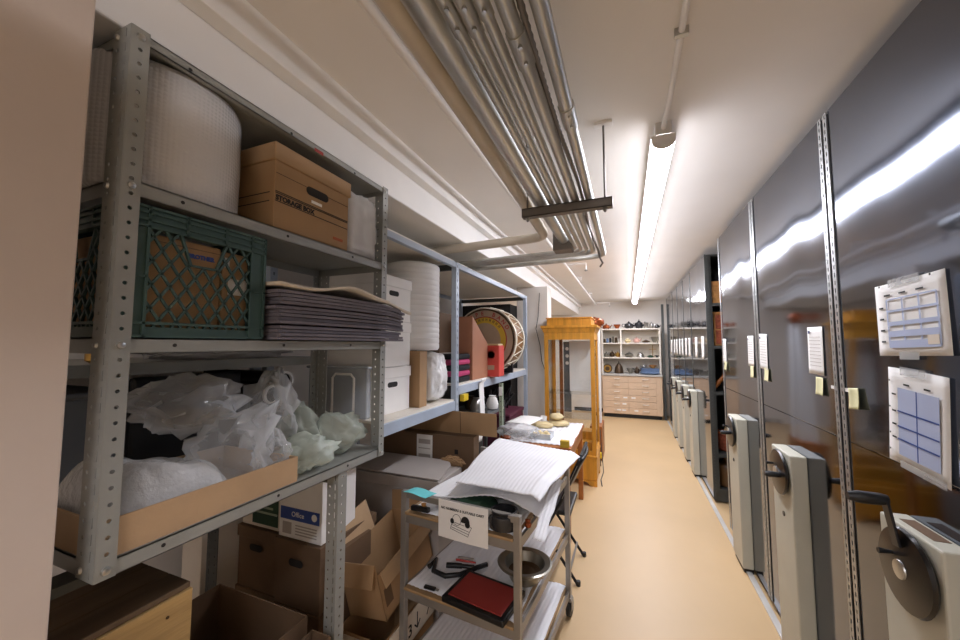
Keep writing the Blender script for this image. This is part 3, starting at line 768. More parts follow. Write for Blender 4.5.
one('brass_fitting', MB().lathe([(.01, 0), (.025, .01), (.025, .03), (.012, .04), (.012, .07)], 14, Matrix.Translation((-1.5, .60, 1.4925))), 'brass', 'small brass fitting on the wall shelf near the front post', 'fitting', smooth='auto')
for k, (y, z, lab) in enumerate([(1.195, 1.392, 'white-rimmed mailing tube, the upper one by the far back post'), (1.135, 1.338, 'white-rimmed mailing tube, the lower one by the far back post')]):
    t = thing('mailing_tube', lab, 'tube', (-1.42, y, z), group='mailing tubes')
    part('tube', MB().lathe([(.04, -.0), (.04, .5), (.034, .5), (.034, .0)], 24, frame((-1.42+.0-k*.0, y, z), (0,1,0), (0,0,1)) @ Matrix.Rotation(math.pi, 4, 'X'), close=False), 'black plastic', t, True, smooth='auto')  # shadow on the tube body is put in as black colour
    part('rim', MB().lathe([(.042, 0), (.042, .012), (.032, .012), (.032, 0), (.042, 0)], 24, frame((-1.42, y, z), (0,1,0), (0,0,1)), close=False), 'white card', t, True, smooth='auto')
# ------------------------------------------------------------------ under the grey rack
def carton(name, label, cat, x0, x1, y0, y1, z0, z1, m, group=None, lid=None, bevel=.003):
    t = thing(name, label, cat, ((x0+x1)/2, (y0+y1)/2, z0), group=group)
    part('body', MB().box(x0, x1, y0, y1, z0, z1), m, t, True, bevel=bevel)
    if lid: part('lid', MB().box(x0-.006, x1+.006, y0-.006, y1+.006, z1-lid, z1+.004), m, t, True, bevel=.003)
    return t
# wooden crates
def crate(label, x0, x1, y0, y1, z0, z1):
    t = thing('wooden_crate', label, 'crate', ((x0+x1)/2, (y0+y1)/2, z0), group='old wooden crates')
    nb = 2; h = (z1-z0-.016)/nb
    for k in range(nb):
        a = z0+k*h+.001; b = z0+(k+1)*h-.002
        part('plank', MB().box(x1-.014, x1, y0, y1, a, b), 'pine crate', t, True, bevel=.002)
        part('plank', MB().box(x0, x0+.014, y0, y1, a, b), 'pine crate', t, True, bevel=.002)
        part('plank', MB().box(x0+.015, x1-.015, y1-.014, y1-.001, a, b), 'pine crate', t, True, bevel=.002)
        part('plank', MB().box(x0+.015, x1-.015, y0+.001, y0+.014, a, b), 'pine crate', t, True, bevel=.002)
    for k in range(3):
        w = (x1-x0-.004)/3
        part('lid_board', MB().box(x0+k*w+.001, x0+(k+1)*w-.001, y0-.002, y1-.004, z1-.015, z1), 'pine dark', t, True, bevel=.002)
    for y in (y0+.05, y1-.06):
        for zz in (z0+.05, z1-.06): part('nail', MB().lathe([(.004, 0), (.004, .002)], 8, frame((x1, y, zz), (0,1,0), (0,0,1))), 'bronze', t, True)
    return t
crate('old wooden crate with a dark boarded lid under the rack', -1.46, -1.155, .372, .70, .50, .885)
crate('wooden crate at the bottom, carrying the dark-lidded crate', -1.46, -1.15, .372, .70, 0, .498)
# brown boxes with hand holes
for k, (a, b, y, lab) in enumerate([(-1.84, -1.575, 1.32, 'dark brown hand-hole box under the green-labelled carton'), (-1.558, -1.285, 1.30, 'dark brown hand-hole box under the blue-labelled carton')]):
    t = carton('handhole_box', lab, 'box', a, b, y, y+.38, .36, .645, 'cardboard brown', 'brown hand-hole boxes', lid=.05)
    part('hand_hole', MB().prism(slot(None, 0, 0, .085, .032), 0, .0015, frame(((a+b)/2, y-.0075, .56), (1,0,0), (0,0,1))), 'dark void', t, True)
    t = carton('handhole_box', lab.replace('under the', 'at floor level below the'), 'box', a, b, y, y+.38, .05, .355, 'cardboard brown', 'brown hand-hole boxes', lid=.05)
    part('hand_hole', MB().prism(slot(None, 0, 0, .085, .032), 0, .0015, frame(((a+b)/2, y-.0075, .27), (1,0,0), (0,0,1))), 'dark void', t, True)
one('pallet_board', MB().box(-1.86, -1.27, 1.29, 1.72, 0, .05), 'pine dark', 'low wooden board under the brown hand-hole boxes', 'board')
t = carton('paper_carton', 'white paper carton with a dark green label', 'box', -1.83, -1.58, 1.33, 1.68, .652, .86, 'kraft paper')
part('label', MB().box(-1.76, -1.585, 1.3285, 1.33, .668, .82), 'ink green', t, True)
for k in range(3): part('text_line', MB().box(-1.745, -1.65+.03*k, 1.3278, 1.3285, .77-k*.025, .78-k*.025), 'rack green', t, True)
t = carton('paper_carton', 'white paper carton with a blue band on the brown box', 'box', -1.555, -1.292, 1.31, 1.53, .652, .93, 'white card')
part('band', MB().box(-1.545, -1.305, 1.3085, 1.31, .735, .79), 'ink blue', t, True)
text('Office', .032, 'white card', t, frame((-1.475, 1.308, .752), (1,0,0), (0,0,1)))
part('seal', MB().lathe([(.016, 0), (.016, .001)], 16, frame((-1.335, 1.3085, .765), (1,0,0), (0,0,1)).copy()), 'white card', t, True)
part('code_block', MB().box(-1.53, -1.475, 1.3088, 1.31, .67, .722), 'grey board', t, True)
for k in range(4): part('text_line', MB().box(-1.45, -1.32, 1.3088, 1.31, .672+k*.013, .677+k*.013), 'grey board', t, True)
carton('white_carton', 'plain white carton standing on the floor behind the dark rear leg', 'box', -1.99, -1.85, 1.15, 1.44, 0, .88, 'kraft paper')
# open box
def open_box(name, label, x0, x1, y0, y1, z0, z1, m, t=.004, flaps=()):
    r = thing(name, label, 'box', ((x0+x1)/2, (y0+y1)/2, z0))
    for b in ((x0, x0+t, y0, y1), (x1-t, x1, y0, y1), (x0+t, x1-t, y0, y0+t), (x0+t, x1-t, y1-t, y1)):
        part('side', MB().box(b[0], b[1], b[2], b[3], z0, z1), m, r, True)
    part('bottom', MB().box(x0+t, x1-t, y0+t, y1-t, z0, z0+t), m, r, True)
    return r
open_box('open_box', 'empty open brown box on the floor under the rack', -1.58, -1.10, .725, 1.06, 0, .57, 'cardboard brown')
open_box('open_box', 'small flat open box in front of the tall empty one', -1.075, -.99, .78, 1.06, 0, .53, 'cardboard brown')
# tilted open carton with flaps, beside the cart
t = thing('open_carton', 'tilted open brown carton with flaps up beside the cart', 'box', (-1.125, 1.64, .345))
T = Matrix.Rotation(rad(10), 4, 'X') @ Matrix.Rotation(rad(-8), 4, 'Y')
w, d, h = .21, .42, .26
def tb(n, *b): part(n, MB().box(*b, T), 'cardboard', t)
tb('side', -w/2, w/2, -d/2, -d/2+.004, 0, h); tb('side', -w/2, w/2, d/2-.004, d/2, 0, h); tb('side', -w/2, -w/2+.004, -d/2, d/2, 0, h); tb('side', w/2-.004, w/2, -d/2, d/2, 0, h*.8); tb('bottom', -w/2, w/2, -d/2, d/2, 0, .004)
part('flap', MB().box(0, .004, -d/2, .05, 0, .15, T @ Matrix.Translation((-w/2, 0, h)) @ Matrix.Rotation(rad(-8), 4, 'Y')), 'cardboard light', t)
part('flap', MB().box(-w/2, w/2, 0, .004, 0, .10, T @ Matrix.Translation((0, d/2, h)) @ Matrix.Rotation(rad(-20), 4, 'X')), 'cardboard', t)
part('flap', MB().box(0, .004, -d/2+.02, d/2, -.07, 0, T @ Matrix.Translation((w/2, 0, h*.8)) @ Matrix.Rotation(rad(-12), 4, 'Y')), 'cardboard light', t)
part('flap', MB().box(-w/2, w/2, -.09, 0, 0, .004, T @ Matrix.Translation((0, -d/2, h)) @ Matrix.Rotation(rad(62), 4, 'X')), 'cardboard', t)
part('label', MB().box(w/2, w/2+.0015, -d/2+.02, -d/2+.07, .05, .13, T), 'cardboard brown', t)
part('packing_slip', MB().box(-.05, .07, -.1, .15, .09, .092, T @ Matrix.Rotation(rad(20), 4, 'Y')), 'ink blue', t)
one('flat_cardboard', MB().box(-1.276, -1.247, 1.35, 1.6, 0, .60), 'cardboard brown', 'flattened brown cardboard standing behind the slotted leg', 'cardboard')
t = thing('flapped_carton', 'low carton with pale flaps marked with a number and arrow', 'box', (-1.06, 1.60, 0))
for b in ((-1.235, -1.231, 1.36, 1.80), (-.994, -.99, 1.36, 1.80), (-1.231, -.994, 1.36, 1.364), (-1.231, -.994, 1.796, 1.80)): part('side', MB().box(*b, 0, .285), 'cardboard', t, True)
part('bottom', MB().box(-1.235, -.99, 1.36, 1.8, 0, .004), 'cardboard', t, True)
FL = frame((-.9815, 1.40, .155), (0,1,0), (-.02,0,1))
part('flap', MB().box(0, .40, 0, .13, 0, .004, FL), 'kraft paper', t, True)
part('flap', MB().box(0, .2, 0, .14, 0, .004, frame((-1.19, 1.358, .275), (1,0,0), (0,-.8,.3))), 'kraft paper', t, True)
text('33', .075, 'ink black', t, FL @ Matrix.Translation((.10, .03, .0046)), bold=.001)
m = MB(); F = FL @ Matrix.Translation((.02, 0, .0046))
for a, b in (((.2, .1), (.2, .03)), ((.2, .03), (.175, .055)), ((.2, .03), (.225, .055)), ((.29, .1), (.34, .03)), ((.34, .1), (.29, .03))):
    m.bar(F @ Vector((*a, 0)), F @ Vector((*b, 0)), .007, .001, up=F.col[2].to_3d())
part('marker_writing', m, 'ink black', t, True, kind='stuff')
# grey mailer with rounded tongue flap, brown cartons below the blue shelving
t = thing('grey_mailer', 'taupe grey flat box with a rounded tongue flap', 'box', (-1.31, 2.02, 0))
part('body', MB().box(-1.62, -1.0, 1.875, 2.175, .0, .775), 'grey board', t, True, bevel=.004)
P = [(0, 0), (.60, 0), (.60, .05)]
for k in range(7): a = math.pi/2*k/6; P.append((.48+.1*math.cos(a), .16+.13*math.sin(a)))
P += [(0, .29)]
part('tongue_flap', MB().prism(P, 0, .005, frame((-1.61, 1.88, .782), (1,0,0), (0,.993,.06))), 'grey board', t, True)
part('rim', MB().box(-1.62, -1.0, 1.871, 1.876, .70, .712), 'grey board', t, True)
t = open_box('open_carton', 'big open brown carton with a shipping label behind the grey box', -1.72, -.925, 2.195, 2.283, 0, .955, 'cardboard brown')
part('shipping_label', MB().box(-1.345, -1.225, 2.1935, 2.195, .70, .945), 'paper', t, True)
for z, h in ((.90, .03), (.855, .006), (.80, .035), (.76, .006), (.735, .004)): part('bar_code', MB().box(-1.33, -1.24, 2.1925, 2.1935, z-h/2, z+h/2), 'grey board', t, True)
part('print_mark', MB().box(-1.06, -1.035, 2.194, 2.195, .84, .87), 'ink black', t, True)
part('flap', MB().box(-1.72, -.80, 0, .004, 0, .15, Matrix.Translation((0, 2.284, .95)) @ Matrix.Rotation(rad(4), 4, 'X')), 'cardboard', t, True)
part('tape_seam', MB().box(-1.06, -1.055, -.0015, 0, 0, .15, Matrix.Translation((0, 2.284, .95)) @ Matrix.Rotation(rad(4), 4, 'X')), 'cardboard brown', t, True)
one('brown_tissue', blob((-1.06, 2.17, .80), (.07, .018, .03), 88, .3, 3, 4, .776, .2), 'cardboard', 'crumpled brown packing paper between the grey and brown boxes', 'packing paper')

# ------------------------------------------------------------------ blue shelving bay
bl = thing('blue_shelving', 'pale blue steel shelving behind the cart', 'shelving', (-1.5, 2.9, 0))
BX0, BX1 = -1.98, -1.10
def beam(y0, y1, z):
    h = .06 if z < 2 else .036
    return MB().box(BX1-.03, BX1, y0, y1, z-h, z), MB().box(BX0, BX0+.03, y0, y1, z-h, z)
for y in (1.44, 2.29, 4.20):
    for x in (BX0, BX1-.035 if y > 2 else -1.88):
        m = MB().holes((x+.035, y, 0), (0,0,1), (0,1,0), 2.13, .045, .05, .010, .02, rnd=False); m.box(x, x+.034, y, y+.003, 0, 2.13).box(x, x+.034, y+.042, y+.045, 0, 2.13)
        part('upright', m, 'rack blue', bl, True, solid=.002)
    part('brace', MB().box(BX0, BX1, y+.01, y+.035, 2.08, 2.12), 'rack dark', bl, True)
for a, b, z in ((1.49, 2.285, 1.165), (2.34, 4.19, 1.262), (1.49, 2.285, 2.13), (2.34, 4.19, 2.13)):
    [part('beam', q, 'rack blue', bl, True, bevel=.003) for q in beam(a, b, z)]
    part('deck_board', MB().box(BX0, BX1-.012, a, b, z, z+.012), 'shelf cream', bl, True)
for x in (BX1-.5,): part('deck_board', MB().box(BX0, BX1-.02, 2.34, 4.19, .14, .155), 'shelf cream', bl, True)
D1, D2 = 1.1775, 1.2745
# white lidded boxes
for k, lab in enumerate(['bottom white lidded box of three on the blue shelf', 'middle white lidded box of three on the blue shelf', 'top white lidded box of three on the blue shelf']):
    z0 = D1+k*.252
    t = carton('white_box', lab, 'box', -1.60, -1.20, 1.545, 1.868, z0, z0+.246, 'white card', 'white lidded boxes on the blue shelf', lid=.055)
    part('hand_hole', MB().prism(slot(None, 0, 0, .09, .028), 0, .0015, frame((-1.20, 1.70, z0+.155), (0,1,0), (0,0,1))), 'dark void', t, True)
t = thing('clear_bin', 'tall clear plastic bin seen through the far post', 'bin', (-1.55, 1.5, 1.1))
part('body', MB().box(-1.60, -1.215, 1.50, 1.537, 1.1775, 1.44).box(-1.62, -1.205, 1.497, 1.54, 1.425, 1.44), 'plastic bin', t, True, bevel=.008)
part('grip', MB().tube([(-1.43, 1.495, 1.2), (-1.43, 1.495, 1.38), (-1.41, 1.495, 1.4), (-1.31, 1.495, 1.4), (-1.29, 1.495, 1.38), (-1.29, 1.495, 1.2)], .006, 8), 'white card', t, True)
# foam roll
m = MB(); prof = [(.03, 0), (.17, 0)]
for k in range(16):
    z = .01+k*.034; prof += [(.179, z+.004), (.18, z+.017), (.179, z+.03), (.1775, z+.034)]
prof += [(.172, .56), (.16, .565), (.04, .565), (.035, .5)]
o = one('foam_roll', MB().lathe(prof, 40, None, False), 'foam roll', 'tall standing roll of white packing foam on the blue shelf', 'foam roll', smooth='auto')
o.location = (-1.325, 2.085, 1.515)
one('slim_carton', MB().box(-1.48, -1.15, 1.90, 1.985, D1, 1.512), 'cardboard', 'slim brown carton standing under the foam roll', 'box', bevel=.003)
one('foam_bundle', blob((-1.27, 2.13, 1.345), (.17, .125, .18), 55, .08, 2.0, 5, D1+.001, .05, box=.45), 'plastic white', 'white plastic-wrapped bundle under the foam roll', 'plastic bundle', smooth=True)
# things on the far blue deck
for k in range(5):
    z = D2+k*.042
    one('folded_cloth', MB().box(-1.42, -1.13, 2.38, 2.62, z+.001, z+.040), 'pink cloth' if k in (1, 3) else 'black cloth', ['bottom black', 'lower pink', 'middle black', 'upper pink', 'top black'][k]+' cloth in the folded pile by the blue post', 'cloth', 'folded cloths by the blue post', bevel=.015)
one('brown_carton', MB().box(-1.75, -1.30, 2.42, 2.66, D2+.215, D2+.52), 'cardboard brown', 'dark brown carton behind the folded cloths', 'box')
one('cloth_support', MB().box(-1.75, -1.44, 2.42, 2.66, D2, D2+.214), 'black plastic', 'black box below the dark brown carton on the blue shelf', 'box')
t = thing('magazine_holder', 'big brown board file with a slanting top edge', 'file', (-1.18, 2.80, D2))
P = [(0, 0), (.33, 0), (.33, .285), (0, .50)]
part('side_board', MB().prism(P, 0, .006, frame((-1.13, 2.64, D2+.001), (0,1,0), (0,0,1))), 'holder brown', t, True)
part('side_board', MB().prism(P, 0, .006, frame((-1.29, 2.64, D2+.001), (0,1,0), (0,0,1))), 'holder brown', t, True)
part('back_board', MB().box(-1.283, -1.131, 2.64, 2.646, D2+.001, D2+.50), 'holder brown', t, True)
part('front_board', MB().box(-1.283, -1.131, 2.964, 2.97, D2+.001, D2+.285), 'holder brown', t, True)
t = thing('red_tin', 'red square tin with a tan lid beside the drum', 'tin', (-1.06, 3.05, D2))
part('body', MB().box(-1.175, -1.02, 2.98, 3.12, D2+.001, D2+.27), 'red tin', t, True, bevel=.008)
part('lid', MB().box(-1.165, -1.03, 2.99, 3.11, D2+.27, D2+.285), 'stone cream', t, True, bevel=.004)
part('print_panel', MB().lathe([(.04, 0), (.04, .0015), (.032, .0015), (.032, 0)], 18, frame((-1.095, 2.98, D2+.19), (1,0,0), (0,0,1))), 'ink red', t, True)
part('print_panel', MB().box(-1.125, -1.065, 2.9785, 2.98, D2+.06, D2+.10), 'drum skin', t, True)
# drum
dr = thing('bass_drum', 'old bass drum with painted head lettering', 'drum', (-1.235, 3.24, 1.30))
F = frame((-1.255, 3.24, 1.597), (1,0,0), (0,0,1)) @ Matrix.Scale(1.04, 4)     # z axis of F points to -Y
part('shell', MB().lathe([(.288, -.01), (.29, -.30), (.284, -.30), (.284, -.01)], 48, F, False), 'drum shell', dr, True, smooth='auto')
part('head', MB().lathe([(.0, 0), (.286, 0), (.286, -.006)], 48, F, False), 'drum skin', dr, True)
part('rear_head', MB().lathe([(.0, -.3), (.286, -.3)], 48, F, False), 'drum skin', dr, True)
part('painted_ring', MB().lathe([(.155, .0008), (.155, .0016), (.215, .0016), (.215, .0008)], 48, F, False), 'drum yellow', dr, True)
part('painted_ring', MB().lathe([(.205, .002), (.205, .0022), (.215, .0022), (.215, .002)], 48, F, False), 'ink red', dr, True)
part('dark_border', MB().lathe([(.27, .0008), (.27, .0016), (.286, .0016), (.286, .0008)], 48, F, False), 'bronze', dr, True)
for z, r in ((-.02, .30), (-.28, .30)):
    part('hoop', MB().lathe([(r-.008, z-.018), (r, z-.018), (r, z+.018), (r-.008, z+.018), (r-.008, z-.018)], 48, F, False), 'drum hoop', dr, True, smooth='auto')
pts = []
for k in range(41):
    a = 2*math.pi*k/40; zz = -.03 if k % 2 else -.27; pts.append(F @ Vector((.303*math.cos(a), .303*math.sin(a), zz)))
for k in range(40): part('tension_rope', MB().tube([pts[k], pts[k+1]], .004, 5), 'drum hoop', dr, True)
def arc(s, r, a0, step, size, m):
    for i, ch in enumerate(s):
        if ch == ' ': continue
        a = rad(a0-step*i)
        G = F @ Matrix.Translation((r*math.cos(a), r*math.sin(a), .0018)) @ Matrix.Rotation(a-math.pi/2, 4, 'Z')
        text(ch, size, m, dr, G, bold=.0015, align='CENTER')
arc('PPE BAND', .226, 122, 13.5, .05, 'ink red')
for k in range(9):
    a = rad(128-k*11); G = F @ Matrix.Translation((.186*math.cos(a), .186*math.sin(a), .002)) @ Matrix.Rotation(a-math.pi/2, 4, 'Z')
    part('worn_letter', MB().box(-.009, -.004, -.013, .013, 0, .0006, G).box(-.009, .009, -.003, .002, 0, .0006, G).box(.004, .009, -.013, .013, 0, .0006, G), 'cardboard brown', dr, True)
one('drum_cradle', MB().box(-1.40, -1.07, 3.26, 3.52, D2, D2+.006).prism([(-.2, 0), (.2, 0), (.2, .09), (.1, .026), (0, .004), (-.1, .026), (-.2, .09)], 0, .03, frame((-1.235, 3.45, D2+.006), (1,0,0), (0,0,1))), 'black plastic', 'low black cradle holding the drum upright', 'stand')
one('black_bag', blob((-1.32, 3.88, 1.45), (.2, .2, .18), 66, .25, 2.5, 4, D2+.001, .1), 'black cloth', 'dark bag at the end of the blue shelf past the drum', 'bag', smooth=True)
one('wire_coil', MB().lathe([(.05, 0), (.08, .01), (.08, .04), (.05, .05), (.05, 0)], 20, frame((-1.13, 3.80, 1.70), (1,0,0), (0,0,1)), False), 'white card', 'white cable coil resting on the dark bag', 'cable', smooth=True)
# below the far blue deck
def slat_strip(x, y, w, z0, z1):
    def fn(u, v): return (x+.012*math.sin(v*5)+(.02 if v > .95 else 0), y+w*u+.02*math.sin(v*2.2)-.06*(1-v), z0+(z1-z0)*v)
    return MB().grid(fn, 4, 24)
one('paper_strip', slat_strip(-1.078, 2.68, .10, .80, 1.285), 'paper', 'strip of white paper hanging over the edge of the blue shelf', 'paper strip', solid=.002, smooth=True)
t = thing('green_post', 'pale green slotted upright with a white tag in front of the blue shelf', 'post', (-1.06, 3.05, 0))
m = MB().holes((-1.09, 3.18, 0), (0,0,1), (1,0,0), 1.20, .03, .045, .008, .014).holes((-1.06, 3.18, 0), (0,0,1), (0,1,0), 1.20, .03, .045, .008, .014)
part('angle', m, 'rack green', t, True, solid=.002)
part('tag', MB().box(-1.09, -1.06, 3.174, 3.177, 1.09, 1.17), 'white card', t, True)
one('yellow_tag', MB().box(-1.099, -1.07, 2.36, 2.44, 1.155, 1.20), 'yellow plastic', 'bright yellow tag under the edge of the blue shelf', 'tag')
t = thing('metal_cabinet', 'small grey metal stand with pots under the blue shelf', 'stand', (-1.3, 3.25, 0))
for x, y in ((-1.55, 3.0), (-1.17, 3.0), (-1.55, 3.5), (-1.17, 3.5)): part('leg', MB().box(x, x+.025, y, y+.025, .156, 1.0), 'rack dark', t, True)
for z in (.45, .92): part('shelf', MB().box(-1.55, -1.145, 3.0, 3.525, z, z+.02), 'grey bin', t, True)
part('side_panel', MB().box(-1.52, -1.18, 3.002, 3.006, .47, .90), 'grey bin', t, True)
for k, (x, y, m, lab) in enumerate([(-1.28, 3.1, 'silver', 'round silver pot on the grey metal stand'), (-1.2, 3.3, 'white card', 'white jar on the grey metal stand'), (-1.38, 3.2, 'bronze', 'dark pot on the grey metal stand')]):
    one('jar', MB().lathe([(.02, 0), (.05, .01), (.06, .05), (.045, .1), (.03, .12), (.035, .13)], 18, Matrix.Translation((x, y, .9405))), m, lab, 'jar', smooth='auto')
one('maroon_chest', MB().box(-1.7, -1.13, 3.62, 4.15, .155, .80).box(-1.71, -1.12, 3.61, 4.16, .80, .84), 'maroon', 'maroon chest on the bottom blue shelf by the pier', 'chest', bevel=.012)
m = MB()
for k in range(14):
    a = k/13; m.tube([(-1.25-.3*a, 3.7+.3*math.sin(k*1.3), .842), (-1.2-.2*a, 3.72+.3*math.cos(k*.7), 1.0+.12*math.sin(k*2.1)), (-1.35-.15*a, 3.9+.2*math.sin(k), .9)], .009, 6)
one('cable_tangle', m, 'black plastic', 'tangle of black cables on the maroon chest', 'cables', smooth=True)
one('shelf_backdrop', MB().box(-1.95, -1.60, 2.95, 3.58, .156, 1.17).box(-1.955, -1.595, 2.945, 3.585, .90, .915), 'black plastic', 'tall black block added as dark backdrop under the blue shelf', 'backdrop', bevel=.01)  # added block, keeps the pale wall below the deck dark
one('shelf_backdrop', MB().box(-1.95, -1.73, 3.6, 4.18, .156, 1.15), 'dark void', 'dark block added as backdrop behind the maroon chest', 'backdrop', bevel=.01)  # second added backdrop, darkens the space behind the chest
one('dark_backdrop', MB().box(-2.0, -1.315, 4.27, 4.70, 0, 2.05).box(-2.01, -1.31, 4.262, 4.27, .05, 1.02).box(-2.01, -1.31, 4.262, 4.27, 1.03, 2.0), 'dark void', 'tall dark block added to darken the view past the blue shelving', 'cabinet', bevel=.006)  # invented block covering the bright wall beyond the shelving
pts = [(-1.0, 4.49, 2.2), (-1.02, 4.485, 1.9), (-1.05, 4.488, 1.75), (-1.0, 4.482, 1.55), (-.98, 4.485, 1.35), (-.93, 4.488, 1.2)]
one('hanging_cable', MB().tube(pts, .004, 6), 'black plastic', 'thin black cable hanging down the white pier', 'cable', smooth=True)
# ------------------------------------------------------------------ utility cart
CA = rad(-5); CL = (-.415, 1.425, 0)
cart = thing('utility_cart', 'three-tier grey steel utility cart with wooden trays', 'cart', CL, rz=CA)
CW, CLN, CH = .548, .80, .885
CM = Matrix.Translation(CL) @ Matrix.Rotation(CA, 4, 'Z')
for x in (0, -CW):
    for y in (0, CLN): part('leg', MB().box(x-.0135, x+.0135, y-.0135, y+.0135, .115, CH), 'cart steel', cart, bevel=.002)
for y in (0, CLN): part('end_rail', MB().box(-CW+.0135, -.0135, y-.012, y+.012, CH-.028, CH-.002), 'cart steel', cart, bevel=.002)
for z in (.80, .475, .16):
    part('tray_edge', MB().box(-CW+.0135, -.0135, -.012, .0, z-.05, z-.012), 'cart steel', cart)
    part('tray_edge', MB().box(-CW+.0135, -.0135, CLN, CLN+.012, z-.05, z-.012), 'cart steel', cart)
    for x in (-CW, 0): part('tray_edge', MB().box(x-.006, x+.006, .0135, CLN-.0135, z-.05, z-.012), 'cart steel', cart)
    part('tray_board', MB().box(-CW+.014, -.012, -.02, CLN+.02, z-.012, z), 'cart wood', cart, bevel=.002)
for x in (0, -CW):
    for y in (0, CLN):
        w = part('caster_fork', MB().box(x-.018, x+.018, y-.02, y+.02, .095, .115).box(x-.02, x-.016, y-.012, y+.03, .045, .10).box(x+.016, x+.02, y-.012, y+.03, .045, .10), 'cart steel', cart)
        part('caster_wheel', MB().lathe([(.012, -.013), (.045, -.013), (.05, -.008), (.05, .008), (.045, .013), (.012, .013)], 24, Matrix.Translation((x, y+.018, .0505)) @ Matrix.Rotation(math.pi/2, 4, 'Y')), 'rubber', w, smooth='auto')
        part('wheel_hub', MB().lathe([(.018, -.0155), (.018, .0155)], 16, Matrix.Translation((x, y+.018, .0505)) @ Matrix.Rotation(math.pi/2, 4, 'Y')), 'cart steel', w)
def ridged(corner, nx, ny, ridges, amp, fn=None, wav=.004):
    A, B_, C_, D_ = [Vector(c) for c in corner]     # near-left, near-right, far-right, far-left
    mb = MB()
    def f(u, v):
        p = (A*(1-u)+B_*u)*(1-v)+(D_*(1-u)+C_*u)*v
        z = amp*abs(math.sin(math.pi*ridges*u+.3*math.sin(v*4)))+wav*noise.noise(Vector((u*3, v*3, ridges)))
        if fn: z += fn(u, v)
        q = p+Vector((0, 0, z))
        q.x += .012*noise.noise(Vector((v*5, u*2, 3))) if u in (0, 1) else 0
        q.y += .015*noise.noise(Vector((u*6, 1, 5))) if v in (0, 1) else 0
        return q
    return mb.grid(f, nx, ny)
def local(*p): return CM @ Vector(p)
def liner(z, x0, x1, y0, y1, label, fn=None):
    return one('foam_liner', ridged([local(x0, y0, z), local(x1, y0, z), local(x1, y1, z), local(x0, y1, z)], 130, 12, 22, .002, fn, .001), 'foam white', label, 'foam sheet', 'ribbed white foam sheets', smooth=True, solid=.002)
liner(.8035, -CW+.03, -.02, .0, CLN-.02, 'ribbed white foam lining the top tray of the cart')
liner(.4785, -CW+.018, -.018, .0, CLN-.0, 'ribbed white foam lining the middle tray of the cart')
liner(.1635, -CW+.018, -.018, .0, CLN-.0, 'ribbed white foam lining the bottom tray of the cart')
# the two loose sheets over the top
def bulgeB(u, v): return .032*math.exp(-((u-.62)/.25)**2)*(1-.25*v)-.045*max(0, u-.8)/.2+.02*math.exp(-((u-.1)/.2)**2)*(v)
sb = one('foam_sheet_loose', ridged([(-.90, 1.49, .862), (-.35, 1.55, .868), (-.335, 1.80, .905), (-.76, 1.80, .90)], 150, 26, 22, .002, bulgeB), 'foam white', 'lower loose white foam sheet covering the objects on the cart', 'foam sheet', smooth=True, solid=.003)
def bulgeA(u, v): return .018*math.sin(v*math.pi)*(1-u*.3)+.02*math.exp(-((v-.15)/.2)**2)*(u-.4)-.02*(u > .9)*(u-.9)/.1
sa = one('foam_sheet_loose', ridged([(-.735, 1.535, .932), (-.345, 1.50, .93), (-.25, 2.07, .965), (-.73, 2.13, .985)], 160, 40, 22, .002, bulgeA), 'foam white', 'upper loose white foam sheet spread over the far end of the cart', 'foam sheet', smooth=True, solid=.003)
one('foam_sheet_hanging', ridged([(-.36, 1.44, .80), (-.315, 1.44, .79), (-.31, 1.86, .88), (-.355, 1.86, .905)], 14, 20, 3, .004), 'foam white', 'strip of white foam hanging off the aisle side of the cart', 'foam sheet', smooth=True, solid=.002)
one('padded_box', MB().box(-.70, -.42, 1.72, 2.08, .81, .925), 'ink green', 'dark green box hidden under the foam sheets on the cart', 'box', bevel=.01)
one('green_cloth', blob((-.66, 1.56, .835), (.10, .09, .04), 14, .2, 3, 4, .8085, .1), 'ink green', 'dark green cloth peeping out under the lower foam sheet', 'cloth', smooth=True)
t = thing('black_pot', 'round glossy black pot at the near corner of the cart', 'pot', (-.475, 1.465, .809))
F = Matrix.Translation((-.482, 1.462, .809))
part('body', MB().lathe([(.035, 0), (.06, .008), (.068, .035), (.062, .06), (.052, .066), (.052, .07), (.046, .07), (.04, .03), (.0, .02)], 28, F, False), 'dark pot', t, True, smooth='auto')
part('rim', MB().lathe([(.05, .062), (.056, .066), (.056, .073), (.05, .075), (.05, .062)], 28, F, False), 'black metal', t, True, smooth='auto')
for k, (x, y, m, lab) in enumerate([(-.865, 1.475, 'basket tan', 'small turned wooden knob by the teal slip'), (-.392, 1.50, 'copper', 'small reddish brown ball beside the black pot')]):
    one('turned_wood_piece', MB().lathe([(.004, 0), (.013, .004), (.015, .014), (.009, .022), (.012, .03), (.003, .034)], 14, Matrix.Translation((x, y, .809))), m, lab, 'knob', smooth='auto')
one('teal_slip', MB().grid(lambda u, v: (-.945+.115*u+.02*v, 1.43+.065*v, .894-.006*u+.004*math.sin(u*5)), 8, 4), 'teal paper', 'bright teal slip of paper at the left corner of the cart', 'paper', solid=.001)
one('black_strap_end', MB().box(-.92, -.83, 1.452, 1.475, .8095, .83), 'black plastic', 'black clip under the teal slip on the cart', 'clip', bevel=.004)
